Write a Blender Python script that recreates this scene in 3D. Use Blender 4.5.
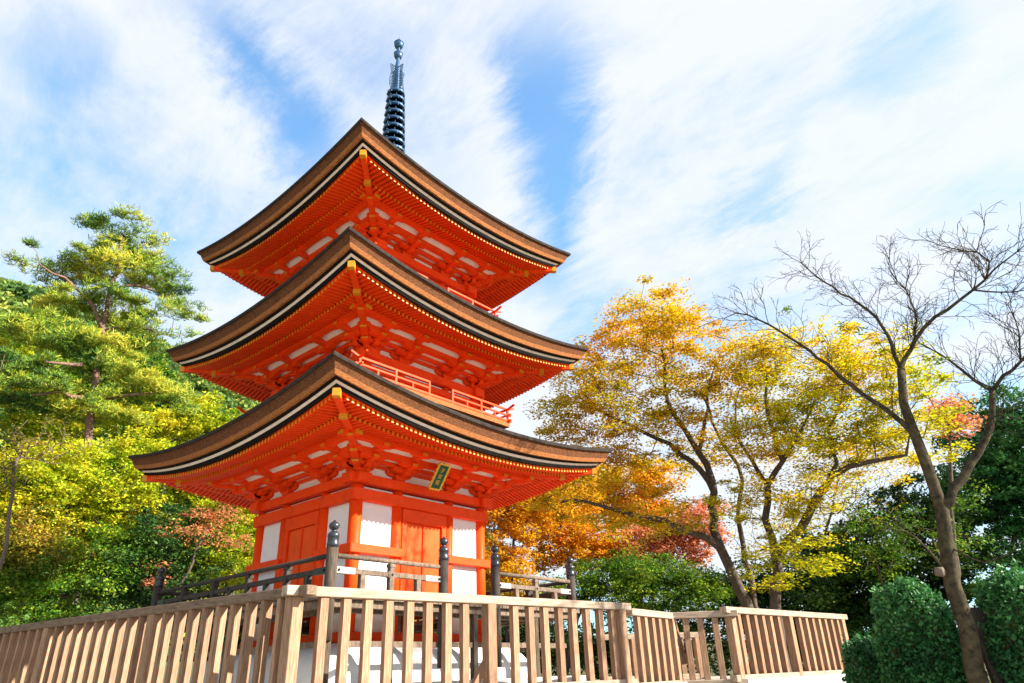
import bpy, math, random
import numpy as np
from mathutils import Vector, Matrix
PI = math.pi
R = math.radians
scene = bpy.context.scene
for o in list(bpy.data.objects): bpy.data.objects.remove(o)
C = scene.collection

# ------------------------------------------------------------------ camera
CAM = Vector((-8.8246, -11.5806, 0.0)); YAW, PIT, ROL, FPX = 0.7117, 0.4516, -0.0357, 685.73
_d = Vector((math.cos(PIT)*math.cos(YAW), math.cos(PIT)*math.sin(YAW), math.sin(PIT)))
_r = Vector((math.sin(YAW), -math.cos(YAW), 0)); _u = _r.cross(_d)
CR = _r*math.cos(ROL) + _u*math.sin(ROL); CU = -_r*math.sin(ROL) + _u*math.cos(ROL); CD = _d
cd = bpy.data.cameras.new('camera'); co = bpy.data.objects.new('camera', cd); C.objects.link(co)
co.matrix_world = Matrix(((CR.x, CU.x, -CD.x, CAM.x), (CR.y, CU.y, -CD.y, CAM.y), (CR.z, CU.z, -CD.z, CAM.z), (0, 0, 0, 1)))
cd.sensor_width = 36; cd.sensor_fit = 'HORIZONTAL'; cd.lens = 36*FPX/1024; cd.clip_end = 3000; cd.clip_start = 0.1
scene.camera = co
scene.render.resolution_x = 1024; scene.render.resolution_y = 683

def ray(px, py): return CR*((px-512)/FPX) + CU*(-(py-341.5)/FPX) + CD
def at(px, py, D):
    """world point seen near picture position (px,py) at horizontal distance D metres"""
    v = ray(px, py); return CAM + v*(D/math.hypot(v.x, v.y))
def atz(px, py, z):
    v = ray(px, py); return CAM + v*((z-CAM.z)/v.z)

# ------------------------------------------------------------------ light
SUN_EL = R(28.5); SUN_PHI = R(27)            # sun stands to the right of the camera, a little behind it
sdir = Vector((math.sin(SUN_PHI)*math.cos(SUN_EL), -math.cos(SUN_PHI)*math.cos(SUN_EL), math.sin(SUN_EL)))
sl = bpy.data.lights.new('sun', 'SUN'); so = bpy.data.objects.new('sun', sl); C.objects.link(so)
sl.energy = 4.8; sl.angle = R(0.6); sl.color = (1.0, 0.92, 0.80)
so.rotation_euler = (-sdir).to_track_quat('-Z', 'Y').to_euler(); so.location = (0, 0, 40)
scene.view_settings.view_transform = 'Standard'; scene.view_settings.look = 'None'
scene.view_settings.exposure = 1.63; scene.view_settings.gamma = 1.0
SKY_STRENGTH = 0.11

# ------------------------------------------------------------------ node helpers
def N(nt, t, **kw):
    n = nt.nodes.new(t)
    for k, v in kw.items():
        if k[0] == '_': n.inputs[int(k[1:])].default_value = v
        else: setattr(n, k, v)
    return n
def math_(nt, op, a, b=None, clamp=False):
    n = nt.nodes.new('ShaderNodeMath'); n.operation = op; n.use_clamp = clamp
    for i, v in enumerate((a, b)):
        if v is None: continue
        if isinstance(v, (int, float)): n.inputs[i].default_value = v
        else: nt.links.new(v, n.inputs[i])
    return n.outputs[0]
def maprange(nt, v, a, b, c=0., d=1.):
    n = nt.nodes.new('ShaderNodeMapRange'); n.interpolation_type = 'SMOOTHSTEP'
    nt.links.new(v, n.inputs[0])
    for i, x in enumerate((a, b, c, d)): n.inputs[i+1].default_value = x
    return n.outputs[0]

world = bpy.data.worlds.new('World'); scene.world = world; world.use_nodes = True
nt = world.node_tree; nt.nodes.clear(); L = nt.links
out = N(nt, 'ShaderNodeOutputWorld'); bg = N(nt, 'ShaderNodeBackground'); bg.inputs[1].default_value = SKY_STRENGTH
sky = N(nt, 'ShaderNodeTexSky'); sky.sky_type = 'NISHITA'; sky.sun_disc = False
sky.sun_elevation = SUN_EL; sky.sun_rotation = math.atan2(sdir.x, sdir.y)
sky.air_density = 1.0; sky.dust_density = 0.3; sky.ozone_density = 1.5
tc = N(nt, 'ShaderNodeTexCoord')
sep = N(nt, 'ShaderNodeSeparateXYZ'); L.new(tc.outputs['Generated'], sep.inputs[0])
zc = math_(nt, 'MAXIMUM', sep.outputs[2], 0.0); zc = math_(nt, 'ADD', zc, 0.18)
comb = N(nt, 'ShaderNodeCombineXYZ')
L.new(math_(nt, 'DIVIDE', sep.outputs[0], zc), comb.inputs[0]); L.new(math_(nt, 'DIVIDE', sep.outputs[1], zc), comb.inputs[1])
def noise(scale, detail, rough, stretch, rot, off):
    mp = N(nt, 'ShaderNodeMapping'); mp.inputs['Scale'].default_value = stretch; mp.inputs['Rotation'].default_value = (0, 0, rot)
    mp.inputs['Location'].default_value = off
    L.new(comb.outputs[0], mp.inputs[0]); n = N(nt, 'ShaderNodeTexNoise'); L.new(mp.outputs[0], n.inputs[0])
    n.inputs['Scale'].default_value = scale; n.inputs['Detail'].default_value = detail; n.inputs['Roughness'].default_value = rough
    n.inputs['Distortion'].default_value = 0.35
    return n.outputs[0]
n1 = noise(1.5, 9, 0.60, (1.0, 0.7, 1), R(-20), (3.1, 1.2, 0))
n2 = noise(6.0, 10, 0.72, (1.0, 0.45, 1), R(-28), (0.3, 5.2, 0))
n3 = noise(0.7, 3, 0.5, (1, 0.7, 1), 0.3, (7.3, 2.2, 0))
cov = math_(nt, 'ADD', math_(nt, 'MULTIPLY', n1, 0.75), math_(nt, 'MULTIPLY', n2, 0.42))
cov = math_(nt, 'ADD', cov, math_(nt, 'MULTIPLY', n3, 0.28)); cov = math_(nt, 'ADD', cov, 0.035)
cloud = maprange(nt, cov, 0.44, 0.84)
# clear lanes between the cloud banks: soft bands round great-circle arcs of the sky
def lane(p0, p1, width, amount, reach=1.35):
    a = ray(*p0).normalized(); b = ray(*p1).normalized(); n = a.cross(b).normalized(); m = (a+b).normalized()
    vn = N(nt, 'ShaderNodeVectorMath'); vn.operation = 'DOT_PRODUCT'; L.new(tc.outputs['Generated'], vn.inputs[0]); vn.inputs[1].default_value = n
    vm = N(nt, 'ShaderNodeVectorMath'); vm.operation = 'DOT_PRODUCT'; L.new(tc.outputs['Generated'], vm.inputs[0]); vm.inputs[1].default_value = m
    d = math_(nt, 'ABSOLUTE', math_(nt, 'ADD', vn.outputs['Value'], math_(nt, 'MULTIPLY', math_(nt, 'SUBTRACT', n1, 0.5), 0.30)))
    d = math_(nt, 'ADD', d, math_(nt, 'MULTIPLY', math_(nt, 'SUBTRACT', n2, 0.5), 0.20))
    half = a.angle(m)
    w = maprange(nt, d, width, 0.0)
    e = maprange(nt, vm.outputs['Value'], math.cos(half*reach), math.cos(half*0.45))
    return math_(nt, 'MULTIPLY', math_(nt, 'MULTIPLY', w, e), amount)
lanes = None
for a in (((535, 30), (548, 290), 0.09, 0.84), ((215, 10), (320, 175), 0.095, 0.85), ((395, 30), (430, 210), 0.10, 0.22),
          ((700, 230), (800, 150), 0.05, 0.35), ((0, 60), (110, 40), 0.10, 0.40), ((640, 300), (560, 380), 0.09, 0.5), ((960, 20), (850, 90), 0.07, 0.3)):
    v = lane(*a); lanes = v if lanes is None else math_(nt, 'MAXIMUM', lanes, v)
cloud = math_(nt, 'MULTIPLY', cloud, math_(nt, 'SUBTRACT', 1.0, lanes, True))
cloud = math_(nt, 'ADD', math_(nt, 'MULTIPLY', cloud, 0.93), 0.03, True)
mix = N(nt, 'ShaderNodeMix', data_type='RGBA'); L.new(cloud, mix.inputs[0])
skyb = N(nt, 'ShaderNodeMix', data_type='RGBA', blend_type='MULTIPLY'); skyb.inputs[0].default_value = 1
L.new(sky.outputs[0], skyb.inputs[6]); skyb.inputs[7].default_value = (0.40, 0.98, 1.22, 1)
L.new(skyb.outputs[2], mix.inputs[6]); mix.inputs[7].default_value = (2.84, 2.95, 3.14, 1)
L.new(mix.outputs[2], bg.inputs[0]); L.new(bg.outputs[0], out.inputs[0])

# ------------------------------------------------------------------ materials
def mat(name, col, rough=0.6, var=0.25, scale=6., bump=0.0, stretch=(1, 1, 1), col2=None, metal=0., spec=0.4, stain=0.0, rnd=0.0):
    m = bpy.data.materials.new(name); m.use_nodes = True; t = m.node_tree; b = t.nodes['Principled BSDF']; l = t.links
    b.inputs['Roughness'].default_value = rough; b.inputs['Metallic'].default_value = metal
    b.inputs['Specular IOR Level'].default_value = spec
    tcn = N(t, 'ShaderNodeTexCoord'); mp = N(t, 'ShaderNodeMapping'); mp.inputs['Scale'].default_value = stretch
    l.new(tcn.outputs['Object'], mp.inputs[0])
    n = N(t, 'ShaderNodeTexNoise'); l.new(mp.outputs[0], n.inputs[0]); n.inputs['Scale'].default_value = scale
    n.inputs['Detail'].default_value = 6; n.inputs['Roughness'].default_value = 0.65
    r = N(t, 'ShaderNodeValToRGB'); l.new(n.outputs[0], r.inputs[0])
    c2 = col2 or tuple(min(1, c*(1+var)) for c in col); c1 = tuple(c*(1-var) for c in col)
    r.color_ramp.elements[0].position = 0.3; r.color_ramp.elements[1].position = 0.7
    r.color_ramp.elements[0].color = (*c1, 1); r.color_ramp.elements[1].color = (*c2, 1)
    outc = r.outputs[0]
    if stain > 0:
        n2_ = N(t, 'ShaderNodeTexNoise'); l.new(tcn.outputs['Object'], n2_.inputs[0]); n2_.inputs['Scale'].default_value = 1.7
        n2_.inputs['Detail'].default_value = 8; n2_.inputs['Roughness'].default_value = 0.7
        f = maprange(t, n2_.outputs[0], 0.5, 0.72, 0, stain)
        mx = N(t, 'ShaderNodeMix', data_type='RGBA'); l.new(f, mx.inputs[0]); l.new(outc, mx.inputs[6])
        mx.inputs[7].default_value = (*[c*0.35 for c in col], 1); outc = mx.outputs[2]
    if rnd > 0:
        oi = N(t, 'ShaderNodeObjectInfo'); hs = N(t, 'ShaderNodeHueSaturation')
        l.new(math_(t, 'ADD', math_(t, 'MULTIPLY', oi.outputs['Random'], 2*rnd), 1-rnd), hs.inputs['Value'])
        l.new(outc, hs.inputs['Color']); outc = hs.outputs[0]
    l.new(outc, b.inputs['Base Color'])
    if bump:
        bp = N(t, 'ShaderNodeBump'); bp.inputs['Strength'].default_value = bump; bp.inputs['Distance'].default_value = 0.02
        l.new(n.outputs[0], bp.inputs['Height']); l.new(bp.outputs[0], b.inputs['Normal'])
    return m

def leafmat(name, cols, trans=0.5, nscale=0.5, gloss=0.25):
    """cols: list of (pos, colour) for a ramp driven by per-leaf random + soft drift through the crown"""
    m = bpy.data.materials.new(name); m.use_nodes = True; t = m.node_tree; t.nodes.clear(); l = t.links
    o = N(t, 'ShaderNodeOutputMaterial')
    g = N(t, 'ShaderNodeNewGeometry'); tcn = N(t, 'ShaderNodeTexCoord')
    n = N(t, 'ShaderNodeTexNoise'); l.new(tcn.outputs['Object'], n.inputs[0]); n.inputs['Scale'].default_value = nscale; n.inputs['Detail'].default_value = 4
    v = math_(t, 'ADD', math_(t, 'MULTIPLY', g.outputs['Random Per Island'], 0.62), math_(t, 'MULTIPLY', math_(t, 'SUBTRACT', n.outputs[0], 0.5), 2.0))
    v = math_(t, 'ADD', v, 0.19)
    r = N(t, 'ShaderNodeValToRGB'); l.new(v, r.inputs[0]); cr = r.color_ramp
    while len(cr.elements) < len(cols): cr.elements.new(0.5)
    for e, (p_, c_) in zip(cr.elements, cols): e.position = p_; e.color = (*c_, 1)
    df = N(t, 'ShaderNodeBsdfPrincipled'); df.inputs['Roughness'].default_value = 0.55; df.inputs['Specular IOR Level'].default_value = gloss
    l.new(r.outputs[0], df.inputs['Base Color'])
    tr = N(t, 'ShaderNodeBsdfTranslucent'); l.new(r.outputs[0], tr.inputs[0])
    mx = N(t, 'ShaderNodeMixShader'); mx.inputs[0].default_value = trans; l.new(df.outputs[0], mx.inputs[1]); l.new(tr.outputs[0], mx.inputs[2])
    l.new(mx.outputs[0], o.inputs[0]); return m

M = dict(
    red=mat('vermilion_paint', (0.87, 0.060, 0.004), 0.5, 0.08, 9, 0.05, col2=(0.90, 0.074, 0.006), stain=0.28, spec=0.15, rnd=0.05),
    redd=mat('vermilion_paint_door', (0.84, 0.095, 0.016), 0.55, 0.14, 7, 0.1, stretch=(6, 6, .7), stain=0.18, spec=0.12),
    gold=mat('yellow_end_paint', (0.62, 0.26, 0.012), 0.45, 0.12, 20),
    white=mat('white_plaster', (0.78, 0.77, 0.76), 0.85, 0.05, 5, 0.08, col2=(0.82, 0.81, 0.80), stain=0.14),
    soffit=mat('white_soffit', (0.80, 0.74, 0.68), 0.8, 0.05, 6),
    eavewhite=mat('weathered_white_board', (0.72, 0.60, 0.52), 0.7, 0.12, 8, 0.05, stain=0.3),
    black=mat('black_lacquer', (0.010, 0.008, 0.007), 0.7, 0.3, 10, spec=0.05),
    bark=mat('cypress_bark', (0.075, 0.032, 0.018), 0.95, 0.5, 22, 1.0, stretch=(1, 1, 4.0), col2=(0.24, 0.095, 0.040), stain=0.4, spec=0.1),
    barktop=mat('weathered_bark_top', (0.040, 0.032, 0.028), 0.95, 0.4, 12, 0.5, spec=0.03),
    trim=mat('bark_trim', (0.25, 0.085, 0.026), 0.8, 0.4, 14, 0.4, stretch=(1, 1, 5), col2=(0.42, 0.16, 0.05), spec=0.15),
    wood=mat('fence_wood', (0.28, 0.16, 0.095), 0.8, 0.42, 7, 0.3, stretch=(9, 9, 0.6), col2=(0.44, 0.275, 0.175), spec=0.12, stain=0.6, rnd=0.2),
    woodrail=mat('fence_rail_wood', (0.36, 0.26, 0.185), 0.75, 0.35, 6, 0.3, stretch=(.5, 5, 6), col2=(0.50, 0.385, 0.29), spec=0.2, stain=0.4),
    old=mat('weathered_grey_wood', (0.12, 0.087, 0.062), 0.85, 0.4, 9, 0.4, stretch=(3, 3, 1), col2=(0.25, 0.185, 0.138), spec=0.2, stain=0.4),
    oldd=mat('dark_and_shaded_wood', (0.03, 0.025, 0.023), 0.7, 0.4, 9, 0.3, stretch=(4, 4, 0.6), col2=(0.075, 0.06, 0.05), spec=0.2),
    shaderail=mat('weathered_shaded_rail_wood', (0.15, 0.10, 0.066), 0.8, 0.3, 7, 0.25, stretch=(1, 5, 5), col2=(0.25, 0.175, 0.12), stain=0.3, spec=0.15),  # weathered, plus shade of the left fence's outer face mixed into the colour
    oldpost=mat('brown_post_wood', (0.05, 0.038, 0.030), 0.85, 0.4, 9, 0.4, stretch=(6, 6, 0.6), col2=(0.125, 0.095, 0.072), spec=0.15),
    lacq=mat('black_bronze_cap', (0.022, 0.026, 0.034), 0.3, 0.3, 12, 0.05, spec=0.6),
    spire=mat('dark_bronze_spire', (0.028, 0.08, 0.17), 0.35, 0.35, 8, 0.1, metal=0.35, col2=(0.06, 0.15, 0.28)),
    plate=mat('steel_plate', (0.30, 0.28, 0.26), 0.45, 0.1, 9),
    green=mat('green_signboard', (0.005, 0.10, 0.062), 0.35, 0.2, 8),
    lattice=mat('green_lattice', (0.01, 0.16, 0.06), 0.5, 0.2, 8),
    signgold=mat('gilded_frame', (0.80, 0.50, 0.05), 0.35, 0.2, 20, metal=0.2),
    stone=mat('granite_kerb', (0.42, 0.40, 0.38), 0.85, 0.25, 14, 0.3, stain=0.25),
    concrete=mat('pale_concrete', (0.56, 0.53, 0.48), 0.85, 0.15, 5, 0.2, stain=0.25),
    gravel=mat('gravel', (0.60, 0.55, 0.48), 0.95, 0.15, 40, 0.6),
    earth=mat('leafy_earth', (0.07, 0.06, 0.03), 0.95, 0.5, 3, 0.5, col2=(0.11, 0.12, 0.035)),
    hill=mat('wooded_hill', (0.035, 0.06, 0.015), 0.95, 0.4, 0.2, 0),
    trunkm=mat('maple_bark', (0.05, 0.034, 0.026), 0.85, 0.5, 10, 0.8, stretch=(3, 3, 0.8), col2=(0.12, 0.088, 0.068)),
    trunkp=mat('pine_bark', (0.13, 0.075, 0.055), 0.9, 0.5, 10, 0.8, stretch=(2, 2, 0.8), col2=(0.30, 0.17, 0.13)),
    trunkc=mat('mossy_cherry_bark', (0.036, 0.029, 0.025), 0.9, 0.55, 9, 1.0, stretch=(1, 1, 1), col2=(0.10, 0.082, 0.045), stain=0.6, spec=0.1),
    trunkg=mat('pale_twig', (0.14, 0.105, 0.075), 0.85, 0.3, 8, 0.3),
)

# ------------------------------------------------------------------ mesh builder
class MB:
    def __init__(s): s.v = []; s.f = []; s.m = []
    def add(s, vs, fs, mi=0, T=None):
        n = len(s.v)
        for a in vs:
            a = Vector(a)
            s.v.append(tuple(T @ a) if T is not None else tuple(a))
        for i, f in enumerate(fs):
            s.f.append([n+j for j in f]); s.m.append(mi[i] if isinstance(mi, (list, tuple)) else mi)
        return s
    BF = [(0, 3, 2, 1), (4, 5, 6, 7), (0, 1, 5, 4), (1, 2, 6, 5), (2, 3, 7, 6), (3, 0, 4, 7)]
    def box(s, x0, x1, y0, y1, z0, z1, mi=0, T=None):
        return s.add([(x0, y0, z0), (x1, y0, z0), (x1, y1, z0), (x0, y1, z0), (x0, y0, z1), (x1, y0, z1), (x1, y1, z1), (x0, y1, z1)], s.BF, mi, T)
    def beam(s, a, b, w, h, mi=0, T=None, drop=0.0):
        """oriented bar from a to b, a and b on its TOP centre line when drop=0 (h hangs below), centred when drop=.5"""
        a = Vector(a); b = Vector(b); d = (b-a).normalized()
        side = d.cross(Vector((0, 0, 1)))
        side = (Vector((1, 0, 0)) if side.length < 1e-4 else side.normalized())*w/2
        up = side.cross(d).normalized()*h
        vs = []
        for p in (a, b):
            vs += [p-side-up*(1-drop), p+side-up*(1-drop), p+side+up*drop, p-side+up*drop]
        return s.add(vs, [(0, 1, 2, 3), (7, 6, 5, 4), (0, 4, 5, 1), (1, 5, 6, 2), (2, 6, 7, 3), (3, 7, 4, 0)], mi, T)
    def tube(s, pts, rad, n=10, mi=0, T=None, cap=True):
        pts = [Vector(p) for p in pts]; rad = rad if isinstance(rad, (list, tuple)) else [rad]*len(pts)
        vs = []; fs = []; ref = None
        for i, p in enumerate(pts):
            d = (pts[min(i+1, len(pts)-1)] - pts[max(i-1, 0)]).normalized()
            if ref is None: ref = Vector((1, 0, 0)) if abs(d.x) < .8 else Vector((0, 1, 0))
            a = (ref - d*ref.dot(d)).normalized(); b = d.cross(a); ref = a
            for k in range(n):
                t = 2*PI*k/n; vs.append(p + (a*math.cos(t)+b*math.sin(t))*rad[i])
        for i in range(len(pts)-1):
            for k in range(n): fs.append((i*n+k, i*n+(k+1) % n, (i+1)*n+(k+1) % n, (i+1)*n+k))
        if cap: fs.append(tuple(range(n-1, -1, -1))); fs.append(tuple((len(pts)-1)*n+k for k in range(n)))
        return s.add(vs, fs, mi, T)
    def lathe(s, prof, c=(0, 0, 0), n=16, mi=0, T=None):
        vs = []; fs = []
        for r, z in prof:
            for k in range(n): t = 2*PI*k/n; vs.append((c[0]+r*math.cos(t), c[1]+r*math.sin(t), c[2]+z))
        for i in range(len(prof)-1):
            for k in range(n): fs.append((i*n+k, i*n+(k+1) % n, (i+1)*n+(k+1) % n, (i+1)*n+k))
        if prof[0][0] > 1e-5: fs.append(tuple(range(n-1, -1, -1)))
        if prof[-1][0] > 1e-5: fs.append(tuple((len(prof)-1)*n+k for k in range(n)))
        return s.add(vs, fs, mi, T)
    def prism(s, poly, y0, y1, mi=0, T=None):     # polygon in x,z extruded along y
        n = len(poly); vs = [(x, y0, z) for x, z in poly] + [(x, y1, z) for x, z in poly]
        fs = [tuple(range(n)), tuple(range(2*n-1, n-1, -1))] + [(i, i+n, (i+1) % n+n, (i+1) % n) for i in range(n)]
        return s.add(vs, fs, mi, T)
    def ringloft(s, prof, n=28, p=2.0, mi=0, close=False):
        """square rings: prof = [(half width, z, corner lift)]"""
        vs = []; fs = []; m = 4*n
        for r, z, lf in prof:
            for k in range(4):
                T = Matrix.Rotation(k*PI/2, 4, 'Z')
                for j in range(n):
                    u = -1 + 2*j/n; vs.append(T @ Vector((u*r, -r, z + lf*abs(u)**p)))
        q = len(prof)
        for i in range(q if close else q-1):
            i2 = (i+1) % q
            for k in range(m): fs.append((i*m+k, i*m+(k+1) % m, i2*m+(k+1) % m, i2*m+k))
        return s.add(vs, fs, mi)
    def build(s, name, mats, parent=None, smooth=False, loc=None, bevel=0):
        me = bpy.data.meshes.new(name); me.from_pydata(s.v, [], s.f)
        for m_ in (mats if isinstance(mats, (list, tuple)) else [mats]): me.materials.append(m_)
        if max(s.m, default=0): me.polygons.foreach_set('material_index', s.m)
        if smooth: me.polygons.foreach_set('use_smooth', [True]*len(me.polygons))
        me.update(); o = bpy.data.objects.new(name, me); C.objects.link(o)
        if parent: o.parent = parent
        if loc is not None: o.location = loc
        if bevel:
            b = o.modifiers.new('bevel', 'BEVEL'); b.width = bevel; b.segments = 1; b.limit_method = 'ANGLE'
        return o
def RZ(a): return Matrix.Rotation(a, 4, 'Z')
def TR(x, y, z): return Matrix.Translation((x, y, z))
def tag(o, label=None, cat=None, group=None, kind=None):
    if label: o['label'] = label
    if cat: o['category'] = cat
    if group: o['group'] = group
    if kind: o['kind'] = kind
    return o
def thing(name, label, cat, loc=(0, 0, 0), rz=0, group=None):
    o = bpy.data.objects.new(name, None); C.objects.link(o); o.location = loc; o.rotation_euler = (0, 0, rz)
    o.empty_display_size = 0.2
    return tag(o, label, cat, group)
def cp(o, parent, T=None):
    c = o.copy(); C.objects.link(c); c.parent = parent
    if T is not None: c.matrix_basis = T @ o.matrix_basis
    for ch in o.children: cp(ch, c)
    return c

# ------------------------------------------------------------------ setting: ground, terrace, hill
GZ = -1.6; TZ = -0.22
def sheet(name, fn, x0, x1, y0, y1, n, m_, kind='structure'):
    xs = np.linspace(x0, x1, n); ys = np.linspace(y0, y1, n); v = [(x, y, fn(x, y)) for y in ys for x in xs]
    f = [(j*n+i, j*n+i+1, (j+1)*n+i+1, (j+1)*n+i) for j in range(n-1) for i in range(n-1)]
    b = MB(); b.v = v; b.f = f; b.m = [0]*len(f); o = b.build(name, m_, smooth=True); o['kind'] = kind; return o
def gfn(x, y):
    # forest floor: low by the camera, climbs gently behind the terrace, steep towards the left
    s = (x*0.757 + y*0.653)          # distance away from the camera side
    q = (-x*0.653 + y*0.757)         # to the left
    z = GZ + max(0, s-12)*0.035 + max(0, q-9)*0.05*max(0, min(1, s/10))
    return z if abs(x) > 60 or abs(y) > 60 else min(z, -0.5 + max(0, s-9)*0.05)
M['bounce'] = mat('pale_bounce_sand', (0.38, 0.33, 0.27), 0.95, 0.15, 6, 0.3)
sheet('ground', gfn, -700, 700, -700, 700, 141, M['earth'])
q = MB(); q.add([(-40, -60, GZ+.02), (40, -60, GZ+.02), (14, -9.5, GZ+.02), (-6, -5.5, GZ+.02), (-8, 12, GZ+.02), (-40, 12, GZ+.02)], [(0, 1, 2, 3, 4, 5)])
tag(q.build('bounce_ground', M['bounce']), kind='structure')  # unseen pale ground, added to throw light up under the eaves
bm_ = MB()
A0 = atz(0, 628, 1.0); A1 = atz(301, 586.5, 1.0); A2 = atz(622, 603.5, 1.0)
BB0 = atz(628, 608.5, 0.93); BB1 = atz(670, 613, 0.93); BB2 = atz(727, 607, 0.99)
CC2 = atz(840, 614.5, 0.99)
for q in (A0, A1, A2, BB0, BB1, BB2, CC2): q.z = 0
AL = A1 + (A0-A1)*1.9      # left fence runs on past the frame
terr = [AL, A1, A2, BB0, BB1, BB2, CC2, CC2+Vector((2.2, 5.5, 0)), Vector((9, 10, 0)), Vector((-4, 13, 0))]
ctr = Vector((2, 2, 0))
def grow(p_, d): return p_ + (p_-ctr).normalized()*d
n = len(terr); top = [grow(p_, 0.16) for p_ in terr]
bm_.add([(p_.x, p_.y, TZ) for p_ in top] + [(p_.x, p_.y, GZ-0.6) for p_ in [grow(q, .2) for q in top]],
        [tuple(range(n))] + [(i, i+n, (i+1) % n+n, (i+1) % n) for i in range(n)], [0] + [1]*n)
tag(bm_.build('terrace', [M['gravel'], M['concrete']]), kind='structure')

# wall coping under the right-hand fence (pale block seen below the last fence)
b = MB()
for a_, c_ in ((BB2, CC2),):
    d = (c_-a_).normalized(); b.beam((a_.x-d.x*.1, a_.y-d.y*.1, -0.275), (c_.x+d.x*.2, c_.y+d.y*.2, -0.275), 0.34, 0.9)
tag(b.build('retaining_wall', M['concrete'], bevel=.01), 'pale concrete retaining wall under the sunlit picket fence on the right', 'wall')

# ------------------------------------------------------------------ pagoda
STO = [dict(b=1.55, e=3.62, tip=4.35), dict(b=1.46, e=3.39, tip=6.81), dict(b=1.36, e=3.22, tip=9.45)]
LIFT = 0.36
pag = thing('pagoda', 'three-storey vermilion pagoda with white plaster walls and thick brown bark roofs', 'pagoda')
KR = [RZ(k*PI/2) for k in range(4)]

b = MB()                                     # rounded white plaster mound under the pagoda
def rsq(r, z, rc, n=8):
    v = []
    for k in range(4):
        a0 = -PI/2 + k*PI/2 - PI/2; cx = [(-1, -1), (1, -1), (1, 1), (-1, 1)][k]
        for j in range(n+1):
            a = a0 + (PI/2)*j/n; v.append((cx[0]*(r-rc)+rc*math.cos(a), cx[1]*(r-rc)+rc*math.sin(a), z))
    return v
prof = [(2.34, -0.1), (2.34, 0.05), (2.31, 0.2), (2.22, 0.34), (2.08, 0.45), (1.9, 0.52), (1.7, 0.545)]
vs = [];
for r, z in prof: vs += rsq(r, z, 0.35)
m = 36; fs = [(i*m+k, i*m+(k+1) % m, (i+1)*m+(k+1) % m, (i+1)*m+k) for i in range(len(prof)-1) for k in range(m)]
fs.append(tuple((len(prof)-1)*m+k for k in range(m))); b.add(vs, fs)
b.build('plinth_mound', M['white'], pag, smooth=True)
b = MB()
for T in KR: b.box(-3.0, 2.6, -3.0, -2.62, TZ-0.05, -0.06, T=T)
b.build('stone_kerb', M['stone'], pag, bevel=.012)

def arm(mb, L_, z, w=.10, h=.10, T=None, mi=0):   # boat-shaped bracket arm along x
    mb.prism([(-L_, z+h), (-L_, z+h*.55), (-L_*.82, z+h*.15), (-L_*.6, z), (L_*.6, z), (L_*.82, z+h*.15), (L_, z+h*.55), (L_, z+h)], -w/2, w/2, mi, T)
def block(mb, x, y, z, s=.13, h=.07, T=None):
    q = s*.36
    mb.add([(x-q, y-q, z), (x+q, y-q, z), (x+q, y+q, z), (x-q, y+q, z),
            (x-s/2, y-s/2, z+h*.45), (x+s/2, y-s/2, z+h*.45), (x+s/2, y+s/2, z+h*.45), (x-s/2, y+s/2, z+h*.45),
            (x-s/2, y-s/2, z+h), (x+s/2, y-s/2, z+h), (x+s/2, y+s/2, z+h), (x-s/2, y+s/2, z+h)],
           [(0, 3, 2, 1), (0, 1, 5, 4), (1, 2, 6, 5), (2, 3, 7, 6), (3, 0, 4, 7), (4, 5, 9, 8), (5, 6, 10, 9), (6, 7, 11, 10), (7, 4, 8, 11), (8, 9, 10, 11)], 0, T)
S1, S2, S3 = 0.20, 0.40, 0.69           # outward steps of the bracket complex
def outarm(mb, o, z, w, h, T, mi=1, back=.1):
    """arm running outward (-y), its nose shaped and its end face yellow"""
    P = [(back, z+h), (back, z), (-o*.62, z), (-o*.86, z+h*.2), (-o, z+h*.55), (-o, z+h)]
    n = len(P); vs = [(-w/2, y, zz) for y, zz in P] + [(w/2, y, zz) for y, zz in P]
    fs = [tuple(range(n)), tuple(range(2*n-1, n-1, -1))] + [(i, i+n, (i+1) % n+n, (i+1) % n) for i in range(n)]
    mb.add(vs, fs, [0, 0] + [0, 0, 0, 0, mi, 0], T)
def bracket(mb, T):
    block(mb, 0, 0, 0, .25, .12, T)
    arm(mb, .30, .08, .12, .09, T); outarm(mb, S1+.12, .08, .12, .09, T, 0)
    for x in (-.23, 0, .23): block(mb, x, 0, .165, .155, .065, T)
    block(mb, 0, -S1, .165, .155, .05, T)
    arm(mb, .29, .13, .11, .08, T @ TR(0, -S1, 0)); outarm(mb, S2+.12, .165, .115, .09, T)
    for x in (-.2, .2): block(mb, x, -S1, .185, .15, .045, T)
    block(mb, 0, -S2, .235, .15, .055, T)
    arm(mb, .29, .20, .11, .075, T @ TR(0, -S2, 0)); outarm(mb, S3+.10, .305, .115, .10, T)
    arm(mb, .24, .34, .11, .065, T @ TR(0, -S3, 0))
def cornerset(mb, T):
    bracket(mb, T); bracket(mb, T @ RZ(-PI/2))
    D_ = T @ RZ(-PI/4); q = math.sqrt(2)
    block(mb, 0, 0, 0, .31, .13, T)
    outarm(mb, S1*q+.12, .085, .12, .085, D_, 1); outarm(mb, S2*q+.12, .19, .12, .085, D_, 1); outarm(mb, S3*q+.14, .315, .12, .1, D_, 1)
    block(mb, 0, -S1*q, .165, .14, .05, D_); block(mb, 0, -S2*q, .285, .14, .05, D_)
bs_proto = MB(); bracket(bs_proto, Matrix()); bs = bs_proto.build('bracket_set', [M['red'], M['gold']], pag)
cs_proto = MB(); cornerset(cs_proto, Matrix()); cs = cs_proto.build('corner_bracket_set', [M['red'], M['gold']], pag)
first = {'b': bs, 'c': cs}
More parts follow.
